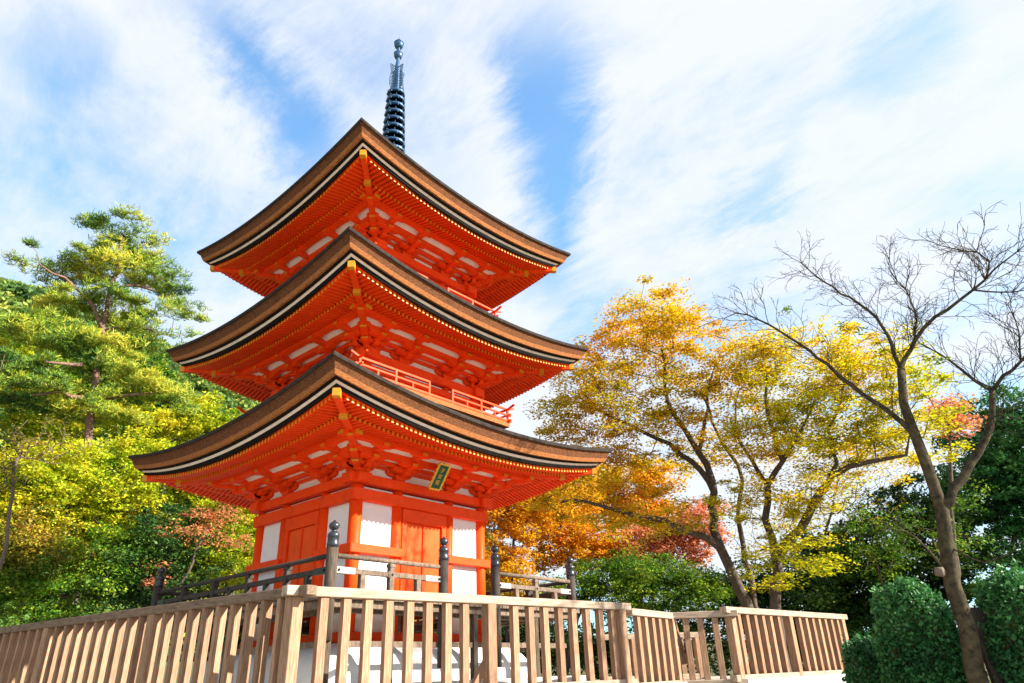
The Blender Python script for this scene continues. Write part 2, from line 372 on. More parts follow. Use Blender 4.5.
def put(key, T):
    global first
    if first[key] is not None: o = first[key]; first[key] = None; o.matrix_basis = T; return o
    src = bs if key == 'b' else cs
    c = src.copy(); C.objects.link(c); c.parent = pag; c.matrix_basis = T; return c

for si, S in enumerate(STO):
    bb, e, tip = S['b'], S['e'], S['tip']; zd = tip-1.04; zb = 0.545 if si == 0 else STO[si-1]['tip']+0.62
    cr_ = 0.115 if si == 0 else 0.095; cxs = [-bb, -bb*.42, bb*.42, bb]
    # columns
    for k in range(4):
        for x in cxs[:3]:
            c = MB(); c.lathe([(cr_, zb), (cr_, zd-.19)], n=18)
            p_ = KR[k] @ Vector((x, -bb, 0)); c.build('column', M['red'], pag, smooth=True, loc=(p_.x, p_.y, 0))
    for k in range(4):
        T = KR[k]
        w = MB()
        if si == 0:
            for x0, x1 in ((-bb+.09, -bb*.42-.09), (bb*.42+.09, bb-.09)):
                w.box(x0, x1, -bb-.02, -bb+.05, zb+.1, zd-.2, T=T)
            w.box(-bb*.42+.09, bb*.42-.09, -bb-.02, -bb+.05, zd-.30, zd-.2, T=T)
        else: w.box(-bb+.06, bb-.06, -bb-.02, -bb+.05, zb-.2, zd-.2, T=T)
        w.box(-bb, bb, -bb+.0, -bb+.06, zd-.01, zd+.62, T=T)
        w.build('plaster_wall', M['white'], pag)
        # head beams; ends cross at the corner
        h = MB(); ex = bb+.26 if k % 2 == 0 else bb+.26
        dz = 0.0 if k % 2 == 0 else 0.004
        h.box(-ex, ex, -bb-.15, -bb+.13, zd-.17-dz, zd-dz, T=T); h.build('head_beam', M['red'], pag, bevel=.01)
        if si == 0:
            h = MB(); h.box(-bb-.13, bb+.13, -bb-.145-dz, -bb-.0, zd-.47-dz, zd-.265+dz, T=T); h.build('tie_beam', M['red'], pag, bevel=.01)
            for x0, x1 in ((-bb-.16, -bb*.42+.10), (bb*.42-.10, bb+.16)):
                h = MB(); h.box(x0, x1, -bb-.165-dz, -bb-.03, 1.94-dz, 2.09+dz, T=T); h.build('waist_rail', M['red'], pag, bevel=.008)
            h = MB(); h.box(-bb-.10, bb+.10, -bb-.12-dz, -bb+.08, zb+.01-dz, zb+.16+dz, T=T); h.build('ground_sill', M['red'], pag, bevel=.01)
            h = MB(); h.box(-bb-.13, bb+.13, -bb-.135-dz, -bb-.02, 1.12-dz, 1.26+dz, T=T); h.build('lower_rail', M['red'], pag, bevel=.008)
            # door
            d = MB(); q = bb*.42-.10
            d.box(-q, q, -bb-.09, -bb+.0, 2.60, zd-.475, T=T)
            for s_ in (-1, 1): d.box(s_*q-.055*(s_+1), s_*q+.055*(1-s_), -bb-.085, -bb+.0, 1.26, 2.60, T=T)
            fr = d.build('door_frame', M['red'], pag, bevel=.006)
            for s_ in (-1, 1):
                x0, x1 = sorted((s_*.018, s_*(q-.115)))
                d = MB(); d.box(x0, x1, -bb-.035, -bb+.01, 1.26, 2.595, T=T)
                lf = d.build('door_leaf', M['redd'], fr, bevel=.004)
            d = MB(); d.box(-.022, .022, -bb-.06, -bb-.0, 1.26, 2.6, T=T); d.build('door_stile', M['red'], fr)
        else:
            h = MB(); h.box(-bb-.10, bb+.10, -bb-.115-dz, -bb-.0, zd-.40-dz, zd-.27+dz, T=T); h.build('tie_beam', M['red'], pag, bevel=.01)
            h = MB(); h.box(-bb-.10, bb+.10, -bb-.105-dz, -bb-.0, zb+.02-dz, zb+.12+dz, T=T); h.build('lower_rail', M['red'], pag)
            for s_ in (-1, 1):
                x0, x1 = sorted((s_*(bb*.42+.12), s_*(bb-.12)))
                w = MB(); w.box(x0, x1, -bb-.045, -bb-.02, zb+.13, zd-.47, T=T)
                for j in range(9): xx = x0+(x1-x0)*(j+.5)/9; w.box(xx-.018, xx+.018, -bb-.075, -bb-.045, zb+.13, zd-.47, T=T)
                w.build('lattice_window', M['lattice'], pag)
            w = MB(); w.box(-bb*.42+.1, bb*.42-.1, -bb-.06, -bb-.02, zb+.12, zd-.41, T=T); w.box(-.02, .02, -bb-.085, -bb-.06, zb+.12, zd-.41, T=T)
            w.build('door', M['redd'], pag)
        # bracket sets
        for x in cxs[1:3]: put('b', TR(0, 0, zd) @ T @ TR(x, -bb, 0))
        put('c', TR(0, 0, zd) @ T @ TR(-bb, -bb, 0))
        # long beams carried by the brackets, and the white boards between
        h = MB()
        h.box(-bb, bb, -bb-.055, -bb+.05, zd+.175, zd+.235, T=T)
        h.box(-bb-S1-.12, bb+S1+.12, -bb-S1-.045, -bb-S1+.045, zd+.205-dz, zd+.275-dz, T=T)
        h.box(-bb-S2-.12, bb+S2+.12, -bb-S2-.06, -bb-S2+.06, zd+.27-dz, zd+.375-dz, T=T)
        h.build('bracket_beam', M['red'], pag)
        h = MB(); h.box(-bb-S3-.22, bb+S3+.22, -bb-S3-.07, -bb-S3+.07, zd+.39-dz, zd+.57-dz, 0, T)
        for s_ in (-1, 1): h.box(*sorted((s_*(bb+S3+.22), s_*(bb+S3+.226))), -bb-S3-.07, -bb-S3+.07, zd+.39-dz, zd+.57-dz, 1, T)
        h.build('purlin', [M['red'], M['gold']], pag)
        h = MB(); a_ = bb; q = 0.0
        h.add([(-a_, -a_, zd+.225), (a_, -a_, zd+.225), (a_+S1, -a_-S1, zd+.262), (-a_-S1, -a_-S1, zd+.262)], [(0, 1, 2, 3)], 0, T)
        h.add([(-a_-S1, -a_-S1, zd+.265), (a_+S1, -a_-S1, zd+.265), (a_+S2, -a_-S2, zd+.345), (-a_-S2, -a_-S2, zd+.345)], [(0, 1, 2, 3)], 0, T)
        h.add([(-a_-S2, -a_-S2, zd+.35), (a_+S2, -a_-S2, zd+.35), (a_+S3, -a_-S3, zd+.49), (-a_-S3, -a_-S3, zd+.49)], [(0, 1, 2, 3)], 0, T)
        h.build('soffit_board', M['soffit'], pag)
    # roof ------------------------------------------------------
    zm = tip-LIFT
    rin = (STO[si+1]['b']+.42) if si < 2 else 0.32
    rise = 0.86 if si < 2 else 2.25
    prof = []
    for j in range(15):
        t = j/14; r = e-.04 + (rin-e+.04)*t; prof.append((r, zm+.035+rise*(0.62*t+0.38*t*t), LIFT*(1-t)**1.7))
    rf = MB(); rf.ringloft([(e-.16, zm-.18, LIFT), (e-.03, zm-.03, LIFT)] , mi=0)
    rf.ringloft([(e-.03, zm-.03, LIFT), (e+.008, zm-.028, LIFT), (e+.016, zm+.012, LIFT), (e+.012, zm+.035, LIFT), (e-.04, zm+.05, LIFT)] + prof[1:], mi=1)
    roof = rf.build('roof', [M['bark'], M['barktop']], pag, smooth=False)
    q = MB(); q.ringloft([(e-.006, zm-.0, LIFT), (e-.03, zm-.045, LIFT), (e-.042, zm-.047, LIFT), (e-.095, zm-.187, LIFT), (e-.16, zm-.187, LIFT)]); q.build('bark_edge', M['bark'], roof)
    q = MB(); q.ringloft([(e-.10, zm-.12, LIFT), (e-.092, zm-.185, LIFT), (e-.125, zm-.255, LIFT), (e-.22, zm-.255, LIFT), (e-.22, zm-.2, LIFT)]); q.build('edge_trim', M['trim'], roof)
    q = MB(); q.ringloft([(e-.165, zm-.25, LIFT), (e-.195, zm-.292, LIFT), (e-.26, zm-.292, LIFT)])
    q.ringloft([(e-.248, zm-.335, LIFT), (e-.275, zm-.395, LIFT), (e-.35, zm-.395, LIFT)]); q.build('black_batten', M['black'], roof)
    q = MB(); q.ringloft([(e-.215, zm-.29, LIFT), (e-.232, zm-.30, LIFT), (e-.258, zm-.338, LIFT), (e-.31, zm-.338, LIFT)]); q.build('white_eave_board', M['eavewhite'], roof)
    # underside surface of the boards over the rafters
    rp = bb+S3; ro = e-.31; zp = zd+.60; zo = zm-.40
    def SU(r, x):
        t = max(0, (r-rp)/(ro-rp)); z = zp+(zo-zp)*t
        return z + LIFT*min(1.1, t)**1.15*(min(1, abs(x)/max(r, .1)))**2.0 if t > 0 else zp + (rp-r)*.2
    q = MB(); pr = []
    for j in range(9):
        t = j/8; r = bb+.02 + (ro-bb-.02)*t; tt = max(0, (r-rp)/(ro-rp))
        pr.append((r, (zp+(zo-zp)*tt if tt > 0 else zp+(rp-r)*.2)+.004, LIFT*tt**1.15))
    q.ringloft(pr); q.build('eave_boards', M['red'], roof)
    rw, rh = .044, .066
    def rafter(mb, x, r0, r1, dz, T):
        if r0-r1 < .04: return
        a = (SU(r0, x)-dz); c = (SU(r1, x)-dz)
        mb.add([(x-rw/2, -r0, a-rh), (x+rw/2, -r0, a-rh), (x+rw/2, -r0, a), (x-rw/2, -r0, a),
                (x-rw/2, -r1, c-rh), (x+rw/2, -r1, c-rh), (x+rw/2, -r1, c), (x-rw/2, -r1, c)],
               [(0, 1, 2, 3), (7, 6, 5, 4), (0, 4, 5, 1), (1, 5, 6, 2), (2, 6, 7, 3), (3, 7, 4, 0)], [1, 0, 0, 0, 0, 0], T)
    r_f0, r_f1, r_b0, r_b1 = e-.335, e-.98, e-.80, bb+.3
    sp = .098
    for k in range(4):
        mb = MB(); mi_ = MB(); x = sp/2
        while x < r_f0-.10:
            for s_ in (-1, 1):
                rafter(mb, s_*x, r_f0, max(r_f1, x+.07), 0.0, KR[k])
                if x < r_b0-.12: rafter(mi_, s_*x, r_b0, max(r_b1, x+.07), 0.062, KR[k])
            x += sp
        mb.build('flying_rafters', [M['red'], M['gold']], roof); mi_.build('base_rafters', [M['red'], M['gold']], roof)
        # board on which the flying rafters rest, and the one above their tips
        for (nm_, rr, dz0, dz1, wd) in (('rafter_support', r_b0-.03, .0, .058, .05), ('eave_fillet', e-.35, -.03, .004, .04)):
            nseg = 24; bd = MB()
            for j in range(nseg):
                xa = -rr + 2*rr*j/nseg; xb = -rr + 2*rr*(j+1)/nseg
                za, zb_ = SU(rr, xa), SU(rr, xb)
                bd.add([(xa, -rr-wd/2, za-dz1), (xb, -rr-wd/2, zb_-dz1), (xb, -rr+wd/2, zb_-dz1), (xa, -rr+wd/2, za-dz1),
                        (xa, -rr-wd/2, za-dz0), (xb, -rr-wd/2, zb_-dz0), (xb, -rr+wd/2, zb_-dz0), (xa, -rr+wd/2, za-dz0)], MB.BF, 0, KR[k])
            bd.build(nm_, M['red'], roof)
        # hip rafters
        hp = MB(); q2 = math.sqrt(2); D_ = KR[k] @ RZ(-PI/4)
        def hip(r0, r1, dz, w, h):
            a = SU(r0, r0)-dz; c = SU(r1, r1)-dz; y0, y1 = -r0*q2, -r1*q2
            hp.add([(-w/2, y0, a-h), (w/2, y0, a-h), (w/2, y0, a), (-w/2, y0, a), (-w/2, y1, c-h), (w/2, y1, c-h), (w/2, y1, c), (-w/2, y1, c)],
                   [(0, 1, 2, 3), (7, 6, 5, 4), (0, 4, 5, 1), (1, 5, 6, 2), (2, 6, 7, 3), (3, 7, 4, 0)], [1, 0, 0, 0, 0, 0], D_)
            # yellow metal wrap a little way back from the end
            f = .10/(y1-y0); a2 = a+(c-a)*f; y2 = y0+(y1-y0)*f; ww = w+.012
            hp.add([(-ww/2, y0+.004, a-h-.006), (ww/2, y0+.004, a-h-.006), (ww/2, y0+.004, a-.01), (-ww/2, y0+.004, a-.01), (-ww/2, y2, a2-h-.006), (ww/2, y2, a2-h-.006), (ww/2, y2, a2-.01), (-ww/2, y2, a2-.01)],
                   [(0, 1, 2, 3), (7, 6, 5, 4), (0, 4, 5, 1), (1, 5, 6, 2), (2, 6, 7, 3), (3, 7, 4, 0)], 1, D_)
        hip(e-.27, e-.98, 0.0, .11, .12); hip(e-.76, bb+.2, .07, .12, .12)
        hp.build('hip_rafter', [M['red'], M['gold']], roof)
    # balcony for storeys 2 and 3
    if si > 0:
        hb = bb+.56; zf = zd-.72; zt = zf+.30
        if si == 1: hb, zf = 2.02, 5.01
        else: hb, zf = 1.86, 7.50
        zt = zf+.32
        q = MB()
        for T in KR: q.box(-hb-.03, bb-.1, -hb-.03, -bb+.1, zf-.10, zf, T=T)
        bf = q.build('balcony_floor', M['trim'], pag)
        for k in range(4):
            rl = MB(); T = KR[k]; gap = .30
            for zz, th, ov in ((zf+.02, .045, .10), (zf+.16, .032, .10), (zt-.03, .038, .20)):
                for s_ in (-1, 1):
                    if zz > zf+.1: rl.box(*sorted((s_*gap, s_*hb)), -hb-th/2, -hb+th/2, zz, zz+th, T=T)
                    rl.box(*sorted((s_*hb, s_*(hb+ov))), -hb-th/2, -hb+th/2, zz, zz+th, T=T) if zz < zt-.05 else \
                        rl.beam((s_*(hb), -hb, zz+th), (s_*(hb+ov), -hb, zz+th+.07), th, th, T=T)
                if zz < zf+.1: rl.box(-hb, hb, -hb-th/2, -hb+th/2, zz, zz+th, T=T)
            npost = 5
            for s_ in (-1, 1):
                for j in range(npost):
                    x = s_*(gap+.02 + (hb-gap-.02)*j/(npost-1)); tt = .045 if j in (0, npost-1) or j % 2 == 0 else .035
                    rl.box(x-tt/2, x+tt/2, -hb-tt/2+.002, -hb+tt/2-.002, zf, zt if j % 2 == 0 else zf+.17, T=T)
            rl.build('balcony_rail', M['red'], pag)
# spire --------------------------------------------------------
ap = STO[2]['tip']-LIFT+2.3
q = MB(); q.box(-.42, .42, -.42, .42, ap-.12, ap+.22); q.box(-.48, .48, -.48, .48, ap+.22, ap+.28)
q.lathe([(.36, ap+.28), (.34, ap+.42), (.22, ap+.52), (.12, ap+.56)], n=20); sb = q.build('spire_base', M['spire'], pag, bevel=.01)
q = MB(); q.lathe([(.09, ap+.5), (.085, 14.85), (.075, 15.85), (.05, 16.05), (.045, 16.9), (.012, 16.93), (.004, 17.02)], n=14); q.build('spire_mast', M['spire'], sb, smooth=False)
for j in range(9):
    z = 14.72-.262*j; ro_ = .235+.010*j; q = MB()
    q.lathe([(ro_-.03, z-.03), (ro_+.012, z-.012), (ro_+.012, z+.04), (ro_, z+.04), (ro_-.04, z-.015), (ro_-.03, z-.03)], n=26)
    q.lathe([(.12, z-.03), (.13, z-.03), (.13, z+.03), (.12, z+.03)], n=14)
    q.lathe([(.075, z+.05), (.13, z+.08), (.14, z+.10), (.09, z+.13)], n=14)
    for m_ in range(8):
        a = m_*PI/4; q.beam((.1*math.cos(a), .1*math.sin(a), z+.012), (ro_*math.cos(a), ro_*math.sin(a), z+.012), .05, .024)
        # small bells/scrolls on the rim
        a += PI/8; rr = ro_+.02; q.tube([(rr*math.cos(a), rr*math.sin(a), z-.02), (rr*math.cos(a), rr*math.sin(a), z-.085)], [.008, .018], 6)
        a -= PI/16
        q.tube([(ro_*math.cos(a), ro_*math.sin(a), z+.03), (ro_*math.cos(a)*.98, ro_*math.sin(a)*.98, z+.12), (ro_*math.cos(a)*.75, ro_*math.sin(a)*.75, z+.15)], .012, 4)
    q.build('spire_ring', M['spire'], sb)
for k in range(4):                                   # openwork flame plates
    q = MB(); T = RZ(k*PI/2)
    def W(z): return .225 + .02*math.sin((z-14.9)*9)
    zz = [14.92+.83*j/9 for j in range(10)]
    for j in range(9):
        a0, a1 = zz[j], zz[j+1]
        q.tube([(W(a0), 0, a0), (W(a0)+.018, 0, (a0+a1)/2), (W(a1), 0, a1)], .011, 5, T=T)
        q.tube([(.09, 0, a0), (W(a1), 0, a1)], .009, 4, T=T); q.tube([(W(a0), 0, a0), (.09, 0, a1)], .009, 4, T=T)
        q.tube([(.16, 0, a0), (.16, 0, a1)], .008, 4, T=T)
    q.tube([(.07, 0, zz[0]), (W(zz[0]), 0, zz[0]-.05)], .011, 5, T=T); q.tube([(.07, 0, zz[-1]+.03), (W(zz[-1]), 0, zz[-1])], .011, 5, T=T)
    q.build('flame_plate', M['spire'], sb)
for z, r_ in ((16.27, .122), (16.70, .132)):
    q = MB(); q.lathe([(.05, z-r_*1.05), (r_*.75, z-r_*.85), (r_, z-r_*.3), (r_, z+r_*.45), (r_*.8, z+r_*.75), (r_*.4, z+r_*1.05), (.03, z+r_*1.2)], n=18)
    q.lathe([(r_+.008, z+r_*.40), (r_+.012, z+r_*.48), (r_+.004, z+r_*.55)], n=18)
    q.build('spire_jewel', M['spire'], sb, smooth=True)

# veranda --------------------------------------------------------
VV = 2.85
q = MB()
for T in KR:
    nb = 40; WD = VV+.09+1.73
    for j in range(nb):
        x0 = -VV-.09+WD*j/nb; x1 = x0+WD/nb-.012
        q.box(x0, x1, -VV-.10, -1.74, 1.045, 1.10, T=T)
vf = q.build('veranda_floor', M['old'], pag)
for k, T in enumerate(KR):
    q = MB(); dz = .003*(k % 2)
    q.box(-VV-.02, VV+.02, -VV-.02-dz, -VV+.08, .935-dz, 1.042-dz, T=T); q.box(-2.2, 2.2, -2.25, -2.13, .93, 1.04, T=T)
    q.build('edge_beam', M['old'], vf, bevel=.006)
    for x in (-VV+.04, -1.7, 0.1, 1.7):
        q = MB(); q.box(-.05, .05, -.05, .05, -.1, .935); p_ = T @ Vector((x, -VV+.04, 0)); q.build('veranda_leg', M['oldpost'], vf, loc=(p_.x, p_.y, 0), bevel=.005)
    q = MB(); q.box(-2.6, 2.6, -VV+.02, -VV+.06, .42, .50, T=T); q.build('brace_rail', M['old'], vf)
def giboshi(parent, x, y, zbot, dark):
    q = MB(); q.lathe([(.085, zbot), (.083, 1.78)], n=18); po = q.build('railing_post', M['oldd' if dark else 'oldpost'], parent, smooth=True, loc=(x, y, 0))
    q = MB(); q.lathe([(.089, 1.74), (.089, 1.80), (.083, 1.81), (.083, 1.88), (.089, 1.885), (.087, 1.93), (.06, 1.955), (.035, 1.975), (.035, 1.99), (.055, 2.0), (.075, 2.025), (.08, 2.055), (.066, 2.085), (.03, 2.11), (.006, 2.135)], n=18)
    q.build('onion_cap', M['lacq'], po, smooth=True)
    return po
rail = thing('veranda_railing', 'weathered timber railing with black onion-capped posts around the pagoda veranda', 'railing')
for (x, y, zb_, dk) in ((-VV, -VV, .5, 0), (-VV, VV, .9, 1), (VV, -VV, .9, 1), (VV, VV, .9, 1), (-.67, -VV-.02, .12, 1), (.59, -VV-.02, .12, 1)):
    giboshi(rail, x, y, zb_, dk)
def railrun(a, c, matn, T):
    a_, c_ = a, c; L_ = c-a
    q = MB(); q.tube([(a+.04, -VV, 1.635), (c-.04, -VV, 1.635)], .036, 12, T=T); q.build('hand_rail', M[matn], rail, smooth=True)
    q = MB(); q.box(a+.06, c-.06, -VV-.032, -VV+.032, 1.40, 1.475, T=T); q.build('middle_rail', M[matn], rail, bevel=.005)
    q = MB(); q.box(a+.06, c-.06, -VV-.04, -VV+.04, 1.10, 1.185, T=T); q.build('bottom_rail', M[matn], rail, bevel=.005)
    nmain = max(1, round(L_/1.1)-1) if L_ > 1.6 else 1
    for j in range(nmain*2+1):
        x = a + L_*(j+1)/(nmain*2+2); tallp = j % 2 == 1
        q = MB(); q.box(x-.045, x+.045, -VV-.042, -VV+.042, 1.185, 1.60 if tallp else 1.40, T=T)
        if tallp: q.box(x-.055, x+.055, -VV-.05, -VV+.05, 1.545, 1.595, T=T)
        q.build('baluster', M[matn], rail, bevel=.004)
    for x, w in [(a+.23, .17), (c-.23, .17)] + ([(a+L_/2, .07)] if L_ > 1 else []):
        q = MB(); q.box(x-w, x+w, -VV-.036, -VV+.036, 1.392, 1.483, T=T)
        q.lathe([(.018, -.004), (.018, .012), (.0, .016)], n=8, mi=1, T=T @ TR(x + (0 if w < .1 else (-.12 if x < (a+c)/2 else .12)), -VV-.036, 1.437) @ Matrix.Rotation(PI/2, 4, 'X'))
        q.build('metal_strap', [M['plate'] if w > .1 and matn == 'old' else M['lacq' if w > .1 else matn], M['black']], rail)  # straps on the shade-coloured runs turn dark as well
railrun(-VV, -.67, 'old', KR[0]); railrun(.59, VV, 'old', KR[0])
railrun(-VV, VV, 'oldd', KR[3]); railrun(-VV, VV, 'oldd', KR[1]); railrun(-VV, VV, 'oldd', KR[2])  # dark wood puts the left run's shade into its colour; hidden runs match
# name plaque ----------------------------------------------------
pc = Vector((-0.14, -2.16, 3.40))
pl = thing('name_plaque', 'small green signboard with gold scalloped frame and gold characters hung under the lowest eave', 'sign', pc)
pl.rotation_euler = (R(36), 0, 0)
w_, h_ = .125, .245
q = MB(); q.box(-w_, w_, -.015, .02, -h_, h_); q.build('sign_panel', M['green'], pl)
poly = []
def edge(p0, p1, n_, amp):
    for j in range(n_*4):
        t = j/(n_*4); ph = (j % 4)/4
        bx = p0[0]+(p1[0]-p0[0])*t; bz = p0[1]+(p1[1]-p0[1])*t
        nx, nz = (p1[1]-p0[1]), -(p1[0]-p0[0]); l_ = math.hypot(nx, nz); am = amp*abs(math.sin(PI*(t*n_)))
        poly.append((bx+nx/l_*am, bz+nz/l_*am))
W2, H2 = w_+.010, h_+.010
edge((-W2, -H2), (W2, -H2), 4, .022); edge((W2, -H2), (W2, H2), 6, .022); edge((W2, H2), (-W2, H2), 4, .022); edge((-W2, H2), (-W2, -H2), 6, .022)
n_ = len(poly); inn = []
for x, z in poly: inn.append((max(-w_+.012, min(w_-.014, x)), max(-h_+.012, min(h_-.012, z))))
vs = [(x, -.03, z) for x, z in poly] + [(x, -.03, z) for x, z in inn] + [(x, .0, z) for x, z in poly] + [(x, -.01, z) for x, z in inn]
fs = []
for i in range(n_):
    j = (i+1) % n_; fs += [(i, j, n_+j, n_+i), (2*n_+i, 2*n_+j, j, i), (n_+i, n_+j, 3*n_+j, 3*n_+i)]
q = MB(); q.add(vs, fs); q.build('sign_frame', M['signgold'], pl)
for i, chx in enumerate('子安塔'):
    cu = bpy.data.curves.new('character', 'FONT'); cu.body = chx; cu.size = .10; cu.align_x = 'CENTER'; cu.align_y = 'CENTER'; cu.extrude = .004
    to = bpy.data.objects.new('tmp_text', cu); C.objects.link(to); dg = bpy.context.evaluated_depsgraph_get()
    me = bpy.data.meshes.new_from_object(to.evaluated_get(dg)); bpy.data.objects.remove(to)
    me.materials.clear(); me.materials.append(M['signgold'])
    o = bpy.data.objects.new('character', me); C.objects.link(o); o.parent = pl; o.rotation_euler = (PI/2, 0, 0); o.location = (0, -.020, (.12-.12*i))

# ------------------------------------------------------------------ picket fences
random.seed(4)
def fence(name, label, a, c, ztop, zbot, spacing, posts, ends=(0, 0), group='timber picket fences around the terrace', thick=.11, pw=.105, pd=.092, railm='woodrail', botrail=True):
    a = Vector((a.x, a.y, 0)); c = Vector((c.x, c.y, 0)); d = (c-a); L_ = d.length; d.normalize()
    t = thing(name, label, 'fence', a, math.atan2(d.y, d.x), group)
    q = MB(); q.box(-ends[0], L_+ends[1], -.075, .075, ztop-thick, ztop); q.build('top_rail', M[railm], t, bevel=.008)
    if botrail:
        q = MB(); q.box(-ends[0], L_+ends[1], -.07, .07, zbot, zbot+.11); q.build('bottom_rail', M['woodrail'], t, bevel=.008)
    for x in posts:
        q = MB(); q.box(-.075, .075, -.077, .077, zbot-.25, ztop-thick); q.build('post', M['wood'], t, loc=(x*L_, 0, 0), bevel=.006)
    n_ = int(round(L_/spacing)); proto = None; k = 0
    for i in range(1, n_):
        x = L_*i/n_
        if any(abs(x-p_*L_) < .17 for p_ in posts): continue
        if proto is None:
            q = MB(); q.box(-pw/2, pw/2, -pd/2, pd/2, zbot+(.11 if botrail else 0), ztop-thick); proto = q.build('picket', M['wood'], t, bevel=.004); o = proto
        else: o = proto.copy(); C.objects.link(o); o.parent = t
        o.location = (x+random.uniform(-.006, .006), 0, 0); o.rotation_euler = (0, 0, random.uniform(-.03, .03)); k += 1
    return t
LA = (AL-A1).length
def brace(par, p0, p1, w=.07):
    inv = Matrix.Translation(par.location) @ RZ(par.rotation_euler.z); inv.invert()
    q = MB(); q.beam(inv @ p0, inv @ p1, w, w, drop=.5); q.build('brace', M['wood'], par)
fence('picket_fence', 'long picket fence receding to the left edge of the photo, its outer faces in shade', A1+Vector((0, 0, 0)), AL, 1.0, -.24, .293, (0.006, 2.93/LA, 5.86/LA, 8.8/LA, 11.7/LA), ends=(.2, 0), railm='shaderail', pw=.066, pd=.128)
f_mid = fence('picket_fence', 'sunlit picket fence directly in front of the pagoda, in the middle of the photo', A1, A2, 1.003, -.237, .296, (0.497, .985), ends=(.2, .14))
f_low = fence('picket_fence', 'short low picket fence stretch beyond the end post of the middle fence', BB0, BB1, .93, -.30, .27, (0.99,), ends=(.0, .05))
fence('picket_fence', 'short shaded picket fence stretch turning towards the viewer beside the right-hand fence', BB1, BB2, .932, -.31, .245, (), ends=(.0, .16))
fence('picket_fence', 'picket fence on the pale concrete wall at the right, its rail ends notched', BB2, CC2, .99, -.25, .30, (0.01, .47, .985), ends=(.16, .2))
brace(f_mid, at(499, 636, 9.9+1.3), at(470, 694, 9.9+1.0), .09)
brace(f_low, at(671, 616, (BB1-CAM).length+.15), at(685, 664, (BB1-CAM).length+.25), .09)
Bk0 = BB1+Vector((1.0, 2.2, 0)); Bk1 = BB1+Vector((2.7, .9, 0))
fence('picket_fence', 'shaded low fence seen through the pickets behind the right-hand turn', Bk0, Bk1, .70, -.22, .42, (0.3, .98), ends=(.1, .1))
Bq = Vector((1.9, 6.4, 0)); Br = Vector((9.5, 4.6, 0))
fence('picket_fence', 'dark weathered back fence glimpsed behind the white mound of the pagoda', Bq, Br, .62, -.22, .28, (.02, .33, .66, .98), ends=(.1, .1))

# ------------------------------------------------------------------ vegetation
rng = np.random.default_rng(11)
def quads_obj(name, P, m_, parent=None, smooth=False):
    """P: (n,4,3) array of quads"""
    n_ = len(P); me = bpy.data.meshes.new(name); me.vertices.add(n_*4); me.vertices.foreach_set('co', P.reshape(-1).astype(np.float32))
    me.loops.add(n_*4); me.loops.foreach_set('vertex_index', np.arange(n_*4, dtype=np.int32))
    me.polygons.add(n_); me.polygons.foreach_set('loop_start', np.arange(0, n_*4, 4, dtype=np.int32)); me.polygons.foreach_set('loop_total', np.full(n_, 4, dtype=np.int32))
    me.materials.append(m_); me.update(calc_edges=True); me.validate(); o = bpy.data.objects.new(name, me); C.objects.link(o)
    if parent: o.parent = parent
    return o
def unit(v): return v/np.maximum(np.linalg.norm(v, axis=-1, keepdims=True), 1e-9)
def leaves_at(pos, size, up=0.6, aspect=0.6):
    """diamond leaves at pos; up = how much the leaf plane lies flat"""
    n_ = len(pos); nrm = rng.normal(size=(n_, 3)); nrm[:, 2] = np.abs(nrm[:, 2])+up*2; nrm = unit(nrm)
    a = unit(np.cross(nrm, rng.normal(size=(n_, 3)))); b_ = np.cross(nrm, a)
    s = size*rng.uniform(.55, 1.3, (n_, 1)); a = a*s*.5; b_ = b_*s*.5*aspect
    return np.stack([pos-a, pos+b_*1.0-a*.1, pos+a, pos-b_-a*.1], 1)
def cluster_leaves(cent, rad, per, size, up=.6, flat=.5, aspect=.6):
    n_ = len(cent)*per; c = np.repeat(cent, per, 0); r_ = np.repeat(rad, per)[:, None]
    d = unit(rng.normal(size=(n_, 3)))*(rng.uniform(0, 1, (n_, 1))**.5); d[:, 2] *= flat
    return leaves_at(c+d*r_, size, up, aspect)
def needles_at(cent, rad, tufts, per, length, width, flat=.35):
    n_ = len(cent)*tufts; c = np.repeat(cent, tufts, 0); r_ = np.repeat(rad, tufts)[:, None]
    d = unit(rng.normal(size=(n_, 3)))*(rng.uniform(0, 1, (n_, 1))**.45); d[:, 2] *= flat; c = c+d*r_
    c = np.repeat(c, per, 0); m_ = len(c); dr = rng.normal(size=(m_, 3)); dr[:, 2] = np.abs(dr[:, 2])*.9+.25; dr = unit(dr)*length*rng.uniform(.6, 1.2, (m_, 1))
    sd = unit(np.cross(dr, rng.normal(size=(m_, 3))))*width/2
    return np.stack([c-sd*.5, c+sd*.5, c+dr*.9+sd, c+dr], 1)
def to_np(v): return np.array((v.x, v.y, v.z))
def ell(ells, D, dd, n_, shell=.0):
    """points inside a crown made of several lobes; each lobe (px,py,rx,ry[,dD]) becomes an ellipsoid of real depth dd round distance D"""
    ar = np.array([q[2]*q[3] for q in ells], float); ar /= ar.sum(); out_ = []
    for q, w in zip(ells, ar):
        k = max(1, int(round(n_*w))); o_ = q[4] if len(q) > 4 else 0
        d = unit(rng.normal(size=(k, 3)))*(rng.uniform(shell, 1, (k, 1))**(1/2.2))
        c = at(q[0], q[1], D+o_); px = (CAM-c).length; kx = px/FPX
        r_ = np.array(_r); f_ = np.array((math.cos(YAW), math.sin(YAW), 0)); u_ = np.array((0, 0, 1.))
        out_.append(to_np(c)+d[:, :1]*r_*q[2]*kx*.94+d[:, 2:]*u_*q[3]*kx*.96+d[:, 1:2]*f_*dd)
    return np.concatenate(out_)
